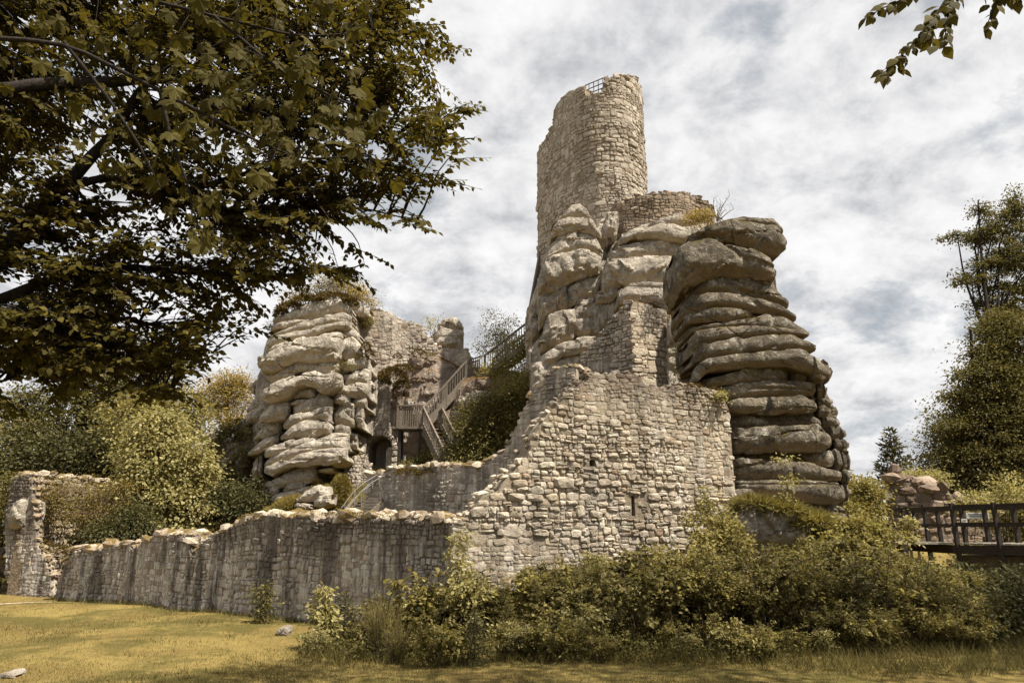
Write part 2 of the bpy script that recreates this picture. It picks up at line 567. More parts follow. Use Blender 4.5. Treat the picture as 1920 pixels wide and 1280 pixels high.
gx, gy = axis(-900, -32, 26, 900, 0.45, 26), axis(-300, -6, 48, 1200, 0.45, 26)
GX, GY = np.meshgrid(gx, gy)
GV = np.stack([GX, GY, gz(GX, GY)], -1).reshape(-1, 3)
nx = len(gx)
ii = (np.arange(len(gy) - 1)[:, None] * nx + np.arange(nx - 1)[None]).ravel()
k = NT('lawn_soil')
gcol = k.mix(k.ramp(k.noise(0.45, 6, 0.65), 0.38, 0.62), (0.130, 0.092, 0.032), (0.195, 0.148, 0.050))
gcol = k.mix(k.math('MULTIPLY', k.ramp(k.noise(3.0, 6, 0.7), 0.45, 0.7), 0.6), gcol, (0.095, 0.068, 0.024))
gcol = k.mix(k.math('MULTIPLY', k.ramp(k.noise(40, 4, 0.7), 0.4, 0.7), 0.5), gcol, (0.27, 0.21, 0.08))
gcol = k.mix(k.math('MULTIPLY', k.ramp(k.noise(0.33, 7, 0.7), 0.46, 0.56), 0.75), gcol, (0.070, 0.064, 0.020))
gcol = k.mix(k.math('MULTIPLY', k.ramp(k.noise(1.1, 5, 0.7), 0.60, 0.72), 0.5), gcol, (0.15, 0.10, 0.055))
k.pbr(gcol, 1.0, k.bump(k.noise(30, 5, 0.7), 0.9, 0.03), spec=0.05)
ground = put('lawn_ground', mesh_np('lawn_ground', GV, np.stack([ii, ii + 1, ii + nx + 1, ii + nx], -1), k.m, True))
tag(ground, 'golden dry mown lawn rising into the castle hill', kind='structure')

# pale trodden path at the far left
pp = P(np.linspace(-220, 62, 24), np.linspace(1156, 1139, 24), 23.6)
xs, ys = pp[:, 0], np.linspace(22.6, 24.6, 24)
half = np.linspace(0.34, 0.10, 24) * (1 + 0.3 * vnoise(np.stack([xs, ys, ys], -1) * 2, 4))
VL = []
for s_ in (-1, -0.4, 0.4, 1):
    y_ = ys + s_ * half
    VL.append(np.stack([xs, y_, gz(xs, y_) + 0.02 - 0.016 * abs(s_)], -1))
VL = np.stack(VL, 1).reshape(-1, 3)
ii = (np.arange(23)[:, None] * 4 + np.arange(3)[None]).ravel()
tag(put('path', mesh_np('path', VL, np.stack([ii, ii + 4, ii + 5, ii + 1], -1), plain('trodden_earth', (0.44, 0.36, 0.27), 0.95, var=0.4, scale=4), True)),
    'pale trodden earth path crossing the lawn at far left', kind='structure')


# ------------------------------------------------------------------ grass
def blades(n, xr, yr, hmin, hmax, w, lean, seed, keep=None, dens=None):
    r = np.random.default_rng(seed)
    y = r.uniform(*yr, n)
    if dens:
        y = yr[0] + (yr[1] - yr[0]) * r.uniform(0, 1, n) ** dens
    x = r.uniform(-1, 1, n) * (y * 0.80 + 1) if xr is None else r.uniform(*xr, n)
    if keep is not None:
        m = keep(x, y, r)
        x, y = x[m], y[m]
        n = len(x)
    z = gz(x, y)
    h = r.uniform(hmin, hmax, n) * (0.7 + 0.5 * (vnoise(np.stack([x, y, 0 * x], -1) * 1.3, 5) * 0.5 + 0.5))
    az = r.uniform(0, 2 * np.pi, n)
    wx, wy = np.cos(az) * w, np.sin(az) * w
    lz = r.uniform(0, 2 * np.pi, n)
    ll = r.uniform(0.2, 1.0, n) * lean * h
    a = np.stack([x - wx, y - wy, z - 0.01], -1)
    b = np.stack([x + wx, y + wy, z - 0.01], -1)
    c = np.stack([x + np.cos(lz) * ll, y + np.sin(lz) * ll, z + h], -1)
    V = np.stack([a, b, c], 1).reshape(-1, 3)
    return V, np.arange(n * 3).reshape(-1, 3)


def on_lawn(x, y, r):
    d1 = -((x - WB[0]) * N1[0] + (y - WB[1]) * N1[1])
    return (d1 < -0.1) & ((x < -1.0) | (y < 14.2))


V, Fc = blades(300000, None, (9.3, 30), 0.018, 0.055, 0.0055, 1.0, 11, lambda x, y, r: on_lawn(x, y, r) & (r.uniform(0, 1, len(x)) < 0.35 + 0.9 * sstep(-.25, .25, fbm(np.stack([x * .45, y * .45, 0 * x], -1), 61))), 1.7)
tag(put('lawn_grass', mesh_np('lawn_grass', V, Fc, M['grass'])), 'short golden grass covering the lawn', kind='stuff')
V, Fc = blades(30000, (-4.0, 14), (11.6, 16), 0.10, 0.36, 0.006, 1.25, 12,
               lambda x, y, r: (y < 14.1 + 0.16 * np.maximum(x - 3, 0) + 0.3 * np.maximum(-1 - x, 0) + 0.4 * vnoise(np.stack([x, y, 0 * x], -1) * 1.2, 8)) & (r.uniform(0, 1, len(x)) < sstep(13.4, 14.1, y - .1 * np.maximum(x - 3, 0) + 1.6 * sstep(2, 7, x))))
tag(put('tall_grass', mesh_np('tall_grass', V, Fc, M['grass_tall'])), 'long uncut grass along the foot of the thicket', kind='stuff')


# fringe of weeds at the foot of the low wall
def wall_foot(x, y, r):
    d1 = -((x - WB[0]) * N1[0] + (y - WB[1]) * N1[1])
    return (d1 < 0.15) & (d1 > -0.55) & (r.uniform(0, 1, len(x)) < np.exp(-np.abs(d1 + 0.1) * 5)) & (x > -15.8)


V, Fc = blades(240000, (-16, -1), (16.5, 28), 0.06, 0.22, 0.006, 0.9, 13, wall_foot)
tag(put('weeds', mesh_np('weeds', V, Fc, M['grass_tall'])), 'weeds and grass along the foot of the low wall', kind='stuff')

# taller clumps and fallen leaves scattered over the lawn
V, Fc = blades(60000, None, (9.3, 24), 0.05, 0.13, 0.006, 1.1, 17, lambda x, y, r: on_lawn(x, y, r) & (fbm(np.stack([x * .8, y * .8, 0 * x], -1), 88) > 0.30), 1.6)
tag(put('grass_clumps', mesh_np('grass_clumps', V, Fc, M['grass_tall'])), 'taller darker grass clumps dotted over the lawn', kind='stuff')
# ------------------------------------------------------------------ granite slabs
def spow(v, p):
    return np.sign(v) * np.abs(v) ** p


def slab_mesh(name, top, bot, Y, dep, seed, mat, origin, npl=5.0, nsec=5.0, amp=1.0, nu=66, nv=30, endp=9.0, crease=1.0, under=0.24, grow=1.12, plan=0.87, rnd=(.15, .32), facets=0.8, wide=0):
    """one granite slab whose upper and lower edges follow traced lines; its own distance Y and real depth dep"""
    r = np.random.default_rng(seed)
    top, bot = np.asarray(sorted(top), float), np.asarray(sorted(bot), float)
    xl, xr = min(top[0, 0], bot[0, 0]), max(top[-1, 0], bot[-1, 0])
    t = np.linspace(0, 1, nu)
    xl, xr = xl - wide, xr + wide
    u = 0.55 * (0.5 - 0.5 * np.cos(np.pi * t)) + 0.45 * t
    px = xl + (xr - xl) * u
    pt, pb = np.interp(px, top[:, 0], top[:, 1]), np.interp(px, bot[:, 0], bot[:, 1])
    gap = np.maximum(0.38 * np.median(pb - pt) - (pb - pt), 0)
    pb, pt = pb + gap / 2, pt - gap / 2
    e = np.abs(2 * u - 1)
    dh = dep / 2 * np.maximum(1 - e ** npl, 0) ** (1 / npl)
    # broken plan: a few flat faces meeting in blunt arrises
    nk = int(r.integers(4, 7))
    kx = np.concatenate([[0], np.sort(r.uniform(.12, .88, nk - 2)), [1]])
    fac = np.interp(u, kx, r.uniform(plan, 1.0, nk))
    Yc = Y + dep / 2
    Yf = Yc - 0.92 * dh * fac
    T, B = P(px, pt, Yf), P(px, pb, Yf)
    x = (T[:, 0] + B[:, 0]) / 2
    zc, hz = (T[:, 2] + B[:, 2]) / 2, (T[:, 2] - B[:, 2]) / 2
    hz = (hz + np.minimum(hz * (grow - 1), 0.07 if wide == 0 else 0.14)) * np.maximum(1 - e ** endp, 0) ** (1 / endp)
    # rounded-rectangle section: flat face, flat beds, corners of a real radius
    c45 = [(-math.cos(t_), math.sin(t_)) for t_ in (.26, .785, 1.31)]
    sec = [(-1, f_, -1, 0) for f_ in np.linspace(-.95, .95, 13)] + [(-1, 1, p_, q_) for p_, q_ in c45] + [(-1 + 2 * f_ ** 1.5, 1, 0, 1) for f_ in np.linspace(.02, .98, 7)] + [(1, 1, .7, .7), (1, .3, 1, 0), (1, -.3, 1, 0), (1, -1, .7, -.7)] \
        + [(-1 + 2 * f_ ** 1.5, -1, 0, -1) for f_ in np.linspace(.98, .02, 7)] + [(-1, -1, p_, -q_) for p_, q_ in c45[::-1]]
    sec = np.array(sec)
    nv = len(sec)
    fy, fz, ay, az = (sec[:, i][None] for i in range(4))
    hm = max(float(np.median(hz)), 0.08)
    D, H = (dh * fac)[:, None], hz[:, None]
    Db = (dep / 2 * np.sqrt(np.maximum(1 - e ** 2.2, 0)))[:, None]          # the hidden back is rounder in plan
    D = np.where(fy > 0, Db, D)
    Rr = np.minimum(H * r.uniform(*rnd), np.minimum(np.minimum(dh[:, None], Db) * .7, .45))
    tilt = r.uniform(-.20, .20)
    V = np.empty((nu, nv, 3))
    sz = fz * (1 - .0) 
    isf = (fy < -.5).astype(float) * np.minimum(1, dh / (dep / 2))[:, None]
    bulge = 0.16 * H * (1 - fz ** 2) * (ay < -.9)
    cut = (under * hm * np.clip(-sz, 0, 1) ** 2 + tilt * hm * sz * 0.5) * isf
    V[..., 0] = x[:, None]
    V[..., 1] = Yc + fy * (D - Rr) + ay * Rr + cut - bulge
    V[..., 2] = zc[:, None] + fz * (H - Rr) + az * Rr
    d = np.zeros_like(V)
    d[..., 0] = (2 * u - 1)[:, None] ** 5
    d[..., 1] = ay + 0 * H
    d[..., 2] = az * 0.6 + 0 * H
    d /= np.linalg.norm(d, axis=-1, keepdims=True) + 1e-6
    am = min(0.30 * hm, 0.22) * amp
    q = V * np.array([1.0, 1.0, 1.5])
    f0 = 0.55 / max(hm, .35)
    n1 = vnoise(q * f0 * .8, seed)
    n2 = 0.6 - 1.6 * np.abs(vnoise(q * f0 * 1.7 + 7, seed + 5))      # ridged: chipped planes
    n = 0.50 * n1 + 0.42 * n2 + 0.32 * (0.5 - 1.5 * np.abs(vnoise(q * 3.1, seed + 9))) + 0.24 * (0.5 - 1.5 * np.abs(vnoise(q * 6.3, seed + 11))) + 0.12 * vnoise(q * 13, seed + 12)
    # chipped facets: every vertex belongs to the nearest of a few seeds, each a slightly tilted, offset plane
    lo, hi = V.reshape(-1, 3).min(0), V.reshape(-1, 3).max(0)
    nc = int(np.clip(np.prod(hi - lo) ** (1 / 3) * 22, 14, 60))
    cs_ = lo + (hi - lo) * r.uniform(0, 1, (nc, 3))
    Vw = V + 0.10 * hm * np.stack([vnoise(V * 3.1, seed + 61), vnoise(V * 3.1, seed + 62), vnoise(V * 3.1, seed + 63)], -1)
    ci = np.argmin(((Vw[:, :, None] - cs_) ** 2 * np.array([1, .35, 1.6])).sum(-1), -1)
    gr = r.normal(size=(nc, 3)) * 0.16
    fo = r.uniform(-1, 1, nc)
    facet = fo[ci] * 0.30 * am + np.clip(((V - cs_[ci]) * gr[ci]).sum(-1), -am, am) * 0.8
    c1 = vnoise(V * np.array([0.62, 0.62, 0.30]) / max(hm, .45) * .7, seed + 31)
    c2 = vnoise(V * np.array([0.22, 0.22, 1.2]) / max(hm, .45) * .7, seed + 47)
    cr = np.exp(-(c1 / 0.035) ** 2) * 0.6 + np.exp(-(c2 / 0.05) ** 2) * 0.8
    V = V + d * (n * am * 0.72 + facet * facets - cr * 0.75 * am * crease)[..., None]
    Vf = V.reshape(-1, 3)
    i = np.arange(nu - 1)[:, None] * nv
    j = np.arange(nv)[None]
    kk = (j + 1) % nv
    Fq = np.stack([i + j, i + kk, i + nv + kk, i + nv + j], -1).reshape(-1, 4)
    me = mesh_np(name, Vf - np.asarray(origin), Fq, mat, True)
    me.set_sharp_from_angle(angle=math.radians(34))
    return me


SEED = [100]


def slab(parent, top, bot, Y, dep, mat='granite', name='slab', label=None, **kw):
    SEED[0] += 13
    o = put(name, slab_mesh(name, top, bot, Y, dep, SEED[0], M[mat], wloc(parent), **kw), parent, wloc(parent))
    if label:
        o['label'] = label
    return o


def zoomer(x0, y0, s):
    return lambda *pts: [(x0 + a / s, y0 + b / s) for a, b in pts]


def blob(parent, x0, y0, x1, y1, Y, dep, mat='granite', name='slab', tilt=0, **kw):
    """small slab given by its pixel box"""
    m = (x0 + x1) / 2
    h = (y1 - y0)
    return slab(parent, [(x0, y0 + 0.45 * h + tilt), (x0 + 0.22 * (x1 - x0), y0 + 0.12 * h + tilt * .6), (m, y0), (x1 - 0.2 * (x1 - x0), y0 + 0.08 * h - tilt * .6), (x1, y0 + 0.4 * h - tilt)],
                [(x0, y0 + 0.62 * h + tilt), (x0 + 0.2 * (x1 - x0), y1 - 0.1 * h + tilt * .6), (m, y1), (x1 - 0.2 * (x1 - x0), y1 - 0.07 * h - tilt * .6), (x1, y0 + 0.65 * h - tilt)],
                Y, dep, mat, name, nu=44, nv=22, **kw)


# ---- right pillar -----------------------------------------------------------
z = zoomer(1200, 360, 2.0636)
b0 = P(1450, 985, 22.5)
rp = empty('rock_pillar', b0, 'tall dark leaning stack of weathered granite slabs on the right, beside the sunlit rubble wall', 'rock pillar')
D = 'granite_dark'
slab(rp, z((190, 230), (300, 150), (500, 150), (540, 300), (560, 430), (640, 560), (690, 700), (740, 850), (770, 1000), (775, 1150)),
     z((190, 1200), (480, 1230), (760, 1230)), 22.0, 3.0, D, 'rock_core', amp=0.5, nsec=4)
S = [
    (((310, 116), (400, 96), (470, 106), (515, 106), (553, 145)), ((330, 124), (430, 124), (510, 138), (553, 160)), 21.6, 2.2),
    (((180, 182), (250, 138), (330, 120), (430, 124), (530, 138), (568, 190)), ((180, 192), (250, 172), (330, 182), (400, 207), (470, 227), (530, 240), (568, 212)), 21.0, 3.0),
    (((176, 195), (230, 173), (300, 180), (345, 190)), ((176, 203), (250, 195), (345, 199)), 21.2, 2.0),
    (((124, 250), (180, 205), (300, 192), (420, 225), (500, 262), (526, 318)), ((124, 270), (145, 338), (178, 369), (235, 332), (310, 317), (420, 327), (510, 352), (526, 330)), 20.5, 3.4),
    (((168, 398), (230, 340), (320, 317), (440, 335), (520, 383), (572, 435)), ((168, 410), (240, 400), (310, 392), (420, 407), (500, 427), (572, 440)), 20.9, 3.3),
    (((150, 455), (200, 405), (310, 391), (430, 409), (530, 438), (604, 485)), ((150, 468), (200, 477), (260, 457), (350, 452), (450, 467), (604, 492)), 20.7, 3.6),
    (((165, 488), (250, 459), (350, 452), (450, 468)), ((165, 508), (250, 503), (350, 497), (450, 492)), 20.7, 3.2),
    (((182, 530), (300, 510), (380, 500), (430, 497), (480, 478), (560, 490), (654, 545)), ((182, 546), (280, 530), (400, 522), (520, 545), (654, 558)), 20.7, 3.7),
    (((178, 585), (220, 545), (330, 527), (450, 520), (560, 530), (652, 550)), ((178, 603), (195, 632), (250, 592), (350, 572), (450, 562), (560, 557), (652, 558)), 20.45, 3.7),
    (((195, 630), (240, 590), (350, 572), (480, 556), (590, 556), (679, 603)), ((195, 664), (250, 648), (350, 637), (450, 627), (560, 617), (679, 612)), 20.3, 3.9),
    (((195, 690), (260, 650), (400, 632), (520, 620), (620, 612), (690, 650), (736, 702)), ((195, 738), (225, 728), (260, 692), (350, 682), (450, 677), (560, 674), (640, 692), (700, 728), (736, 715)), 20.0, 4.2),
    (((225, 733), (300, 716), (400, 690), (470, 678), (577, 678)), ((225, 750), (330, 747), (450, 742), (577, 732)), 20.4, 3.6),
    (((566, 678), (610, 673), (672, 713)), ((566, 727), (620, 737), (672, 740)), 20.7, 3.0),
    (((285, 758), (380, 742), (500, 734), (600, 737), (677, 738)), ((285, 805), (380, 805), (480, 798), (570, 793), (677, 788)), 20.2, 3.8),
    (((300, 826), (370, 806), (500, 799), (620, 793), (682, 818)), ((300, 840), (350, 853), (480, 858), (600, 858), (682, 848)), 20.05, 4.2),
    (((330, 870), (420, 866), (550, 860), (640, 858), (696, 888)), ((330, 912), (450, 914), (560, 910), (696, 907)), 20.55, 3.8),
    (((335, 918), (450, 913), (600, 904), (690, 903), (743, 963)), ((335, 972), (360, 1007), (470, 1002), (600, 998), (700, 1003), (743, 980)), 20.0, 4.3),
    (((335, 1003), (500, 990), (600, 998), (750, 1003)), ((335, 1045), (500, 1042), (620, 1050), (750, 1062)), 20.7, 3.8),
    (((328, 1048), (400, 1034), (520, 1039), (650, 1054), (776, 1083)), ((328, 1108), (450, 1118), (560, 1118), (680, 1118), (776, 1113)), 20.0, 4.3),
    (((323, 1118), (430, 1116), (560, 1123), (680, 1118), (765, 1128), (792, 1168)), ((323, 1150), (450, 1165), (560, 1180), (680, 1200), (760, 1208), (792, 1190)), 19.9, 4.5),
    (((322, 1160), (400, 1148), (482, 1163)), ((322, 1203), (420, 1208), (482, 1195)), 19.9, 3.5),
    (((478, 1185), (600, 1190), (720, 1200), (800, 1230)), ((478, 1250), (600, 1290), (720, 1300), (800, 1290)), 20.2, 3.5),
    (((320, 1200), (480, 1200)), ((320, 1330), (480, 1330)), 20.3, 3.5),
]
for tp, bt, Y, dp in S:
    slab(rp, z(*tp), z(*bt), Y, dp, D, plan=0.90, under=.36, rnd=(.12, .26), crease=2.0, facets=0.5, amp=0.66)
for bx in [(668, 706, 706, 750), (673, 744, 722, 794), (620, 788, 678, 822), (672, 788, 742, 832), (672, 820, 764, 878), (690, 866, 771, 920), (716, 906, 792, 958), (738, 950, 806, 1003),
           (735, 1003, 778, 1078), (770, 1003, 815, 1080), (766, 1076, 806, 1130), (765, 1125, 808, 1200), (690, 655, 738, 735)]:
    q = z((bx[0], bx[1]), (bx[2], bx[3]))
    blob(rp, q[0][0], q[0][1], q[1][0], q[1][1], 21.2, 2.6, D)

# mossy boulder at the pillar's foot
mb = empty('mossy_boulder', P(1450, 1005, 19.0), 'grey boulder under a cap of hanging grass at the foot of the dark rock pillar', 'boulder')
slab(mb, [(1368, 962), (1400, 946), (1440, 949), (1500, 970), (1556, 1004)], [(1376, 1010), (1420, 1030), (1500, 1045), (1555, 1040)], 18.2, 2.6, 'granite_mid', 'stone_body')

# ---- centre rock under the tower -------------------------------------------
z = zoomer(970, 380, 3.657)
cr_ = empty('rock_outcrop', P(1130, 985, 29.5), 'great pale granite crag of stacked blocks carrying the round tower', 'rock outcrop')
G = 'granite_mid'
slab(cr_, z((90, 700), (240, 230), (420, 60), (560, 240), (640, 240)), z((60, 1300), (300, 1400), (640, 1400)), 30.4, 5.0, G, 'rock_core', amp=0.6, nsec=4)
slab(cr_, z((560, 340), (700, 240), (900, 150), (1150, 120), (1300, 160), (1330, 400)), z((560, 1400), (900, 1400), (1330, 1400)), 30.2, 4.5, G, 'rock_core', amp=0.6, nsec=4)
S = [
    (((238, 142), (330, 80), (370, 25), (430, 18), (480, 58), (497, 98)), ((238, 155), (300, 112), (400, 98), (497, 112)), 29.6, 2.6),
    (((228, 210), (280, 140), (350, 110), (450, 104), (520, 138), (562, 212)), ((228, 245), (280, 218), (340, 198), (420, 193), (500, 208), (562, 240)), 29.2, 3.2),
    (((200, 330), (290, 235), (380, 203), (470, 213), (540, 256), (577, 328)), ((200, 405), (300, 374), (420, 343), (500, 353), (577, 380)), 29.3, 3.4),
    (((158, 555), (203, 400), (310, 370), (420, 340), (500, 350), (562, 380)), ((158, 645), (200, 615), (320, 560), (400, 515), (480, 490), (562, 474)), 28.7, 4.0),
    (((148, 650), (240, 575), (335, 558)), ((148, 860), (200, 800), (270, 760), (337, 720)), 29.0, 3.8),
    (((333, 560), (430, 500), (558, 476)), ((333, 720), (420, 668), (490, 659), (558, 659)), 29.2, 3.6),
    (((68, 885), (100, 795), (165, 685)), ((68, 965), (100, 988), (165, 880)), 29.6, 3.0),
    (((153, 940), (220, 788), (300, 758), (390, 738)), ((153, 1035), (220, 1004), (300, 974), (392, 908)), 28.8, 4.0),
    (((378, 745), (430, 680), (540, 658), (572, 698)), ((378, 830), (450, 815), (572, 805)), 29.2, 3.5),
    (((380, 820), (450, 808), (572, 800)), ((380, 905), (450, 916), (572, 915)), 29.1, 3.6),
    (((158, 1058), (250, 998), (350, 958), (450, 938), (545, 932)), ((158, 1124), (250, 1104), (310, 1044), (400, 1040), (545, 1012)), 28.7, 4.0),
    (((238, 1088), (330, 1042), (470, 1026)), ((238, 1180), (350, 1170), (470, 1150)), 29.0, 3.6),
    (((76, 1005), (165, 935)), ((76, 1130), (165, 1150)), 29.3, 3.4),
    (((100, 1120), (240, 1110), (480, 1100)), ((100, 1400), (240, 1400), (480, 1400)), 28.8, 3.6),
    (((550, 520), (580, 440), (622, 398)), ((550, 600), (590, 606), (625, 560)), 29.2, 3.0),
    (((538, 635), (600, 600), (705, 578)), ((538, 690), (620, 680), (705, 650)), 29.0, 3.0),
    (((538, 690), (620, 676), (705, 648)), ((538, 940), (620, 940), (705, 930)), 29.3, 3.0),
    (((915, 152), (1000, 110), (1100, 85), (1200, 110), (1285, 150)), ((915, 168), (1050, 158), (1150, 163), (1285, 190)), 29.2, 3.6),
    (((688, 262), (760, 205), (900, 178), (1040, 148), (1130, 178), (1260, 160)), ((688, 294), (800, 250), (950, 239), (1050, 264), (1130, 274), (1260, 230)), 28.6, 4.0),
    (((628, 340), (750, 303), (900, 262), (1020, 262), (1140, 273)), ((628, 404), (750, 399), (900, 384), (1060, 389), (1140, 390)), 28.8, 4.0),
    (((613, 430), (660, 395), (800, 383), (950, 378), (1078, 388)), ((613, 445), (690, 534), (740, 569), (850, 559), (1000, 549), (1078, 514)), 28.4, 4.2),
    (((580, 520), (618, 430), (650, 440)), ((580, 604), (640, 599), (724, 560)), 28.8, 3.0),
    (((708, 600), (780, 560), (900, 552), (1020, 563), (1080, 600)), ((708, 614), (800, 594), (950, 594), (1080, 614)), 27.9, 3.0),
    (((690, 612), (760, 580), (950, 588), (1080, 600)), ((690, 695), (760, 670), (850, 680), (950, 695), (1020, 728), (1080, 684)), 27.7, 3.2),
    (((1030, 560), (1080, 520), (1160, 560)), ((1030, 720), (1080, 740), (1160, 700)), 28.6, 3.0),
    (((1034, 850), (1055, 812), (1085, 812), (1127, 880)), ((1034, 960), (1080, 1000), (1127, 960)), 27.2, 2.0),
    (((1033, 1005), (1070, 988), (1112, 1010)), ((1033, 1050), (1070, 1056), (1112, 1050)), 27.2, 2.0),
    (((1036, 1055), (1090, 1048), (1140, 1070)), ((1036, 1140), (1090, 1150), (1140, 1145)), 27.2, 2.0),
    (((1036, 1140), (1090, 1135), (1142, 1145)), ((1036, 1300), (1090, 1300), (1142, 1300)), 27.2, 2.0),
    (((530, 175), (600, 120), (625, 90)), ((530, 300), (600, 290), (640, 230)), 30.0, 2.0),
    (((596, 160), (640, 80), (672, 75)), ((596, 235), (640, 225), (676, 205)), 29.8, 2.0),
]
for tp, bt, Y, dp in S:
    slab(cr_, z(*tp), z(*bt), Y, dp, G, plan=0.93, rnd=(.10, .22), facets=0.75, amp=0.68, grow=1.17, wide=3, npl=7, endp=14)

# ---- left pillar ------------------------------------------------------------
z3, z4 = zoomer(460, 530, 4.923), zoomer(460, 740, 5.335)
lp = empty('rock_tower', P(590, 955, 33.5), 'pale bulging pile of granite slabs left of the arched doorway, bushes on its top', 'rock pillar')
G = 'granite'
slab(lp, z3((250, 420), (450, 290), (700, 230), (900, 260), (985, 330), (1060, 520)), z4((120, 1000), (500, 1180), (900, 1180), (1150, 900)), 34.2, 5.0, G, 'rock_core', amp=0.5, nsec=4)
S3 = [
    (((262, 345), (400, 290), (520, 230), (650, 185), (800, 178), (900, 168), (970, 230), (1005, 283)), ((262, 374), (420, 359), (560, 349), (700, 319), (850, 279), (930, 279), (1005, 309)), 33.0, 4.2),
    (((238, 402), (330, 370), (450, 355), (600, 345), (650, 335)), ((238, 444), (350, 419), (500, 389), (650, 345)), 32.8, 4.0),
    (((238, 498), (350, 440), (500, 395), (650, 340), (800, 303), (900, 288), (992, 318)), ((238, 508), (350, 474), (450, 466), (600, 446), (750, 400), (880, 380), (992, 374)), 32.5, 4.4),
    (((196, 560), (300, 495), (450, 463), (620, 433), (780, 383), (880, 370), (992, 373)), ((196, 606), (300, 574), (420, 539), (540, 519), (680, 474), (820, 429), (992, 412)), 32.3, 4.6),
    (((126, 700), (200, 620), (340, 553), (500, 528), (680, 498), (800, 483), (907, 488)), ((126, 800), (220, 810), (350, 774), (450, 729), (600, 714), (750, 704), (830, 689), (907, 600)), 31.8, 5.0),
    (((832, 650), (900, 528), (980, 513), (1040, 568), (1107, 663)), ((832, 684), (950, 704), (1050, 689), (1107, 674)), 33.0, 3.4),
    (((832, 440), (900, 423), (1000, 428), (1062, 488)), ((832, 474), (920, 494), (1000, 529), (1062, 524)), 33.2, 3.0),
    (((203, 850), (300, 790), (440, 743), (600, 718), (800, 703), (887, 698)), ((203, 885), (240, 919), (350, 904), (420, 854), (500, 824), (620, 834), (720, 849), (800, 834), (887, 784)), 32.2, 4.6),
    (((883, 758), (950, 723), (1060, 708), (1162, 688)), ((883, 804), (1000, 804), (1162, 794)), 32.9, 3.6),
    (((133, 1040), (230, 958), (350, 903), (480, 863), (600, 838), (640, 828), (730, 868), (820, 848), (917, 868)), ((133, 1064), (240, 1114), (330, 1089), (420, 1034), (480, 950), (560, 940), (660, 979), (720, 1009), (760, 1014), (850, 964), (917, 944)), 31.6, 5.2),
    (((913, 860), (1000, 818), (1100, 808), (1167, 828)), ((913, 964), (1050, 934), (1167, 934)), 32.8, 3.6),
    (((338, 1080), (430, 1040), (520, 983), (600, 973), (692, 998)), ((338, 1099), (420, 1079), (500, 1059), (620, 1064), (692, 1079)), 32.2, 4.0),
    (((768, 1008), (880, 968), (1000, 938), (1167, 930)), ((768, 1029), (900, 1039), (1050, 1054), (1167, 1064)), 32.7, 3.6),
    (((410, 1120), (480, 1085), (575, 1080)), ((410, 1130), (480, 1125), (575, 1090)), 32.0, 3.6),
    (((438, 1158), (520, 1093), (640, 1078), (720, 1010), (770, 1070), (822, 1108)), ((438, 1199), (520, 1209), (640, 1169), (822, 1144)), 32.1, 4.0),
    (((798, 1058), (870, 1033), (987, 1058)), ((798, 1114), (900, 1129), (987, 1129)), 32.7, 3.4),
    (((988, 1068), (1060, 1048), (1137, 1063)), ((988, 1134), (1060, 1154), (1137, 1154)), 33.0, 3.2),
    (((916, 165), (1000, 148), (1082, 198)), ((916, 214), (1000, 236), (1082, 228)), 34.5, 2.6),
    (((985, 250), (1060, 225), (1155, 250)), ((985, 295), (1080, 310), (1155, 300)), 34.6, 2.6),
    (((38, 955), (100, 898), (212, 878)), ((38, 978), (120, 973), (212, 944)), 34.5, 2.6),
    (((52, 990), (120, 968), (195, 970)), ((52, 1020), (120, 1032), (195, 1010)), 34.5, 2.6),
    (((12, 1180), (60, 1098), (130, 1058), (244, 1098)), ((12, 1198), (120, 1173), (244, 1134)), 34.2, 3.0),
    (((8, 1215), (120, 1165), (250, 1130)), ((8, 1285), (120, 1285), (250, 1240)), 34.0, 3.2),
]
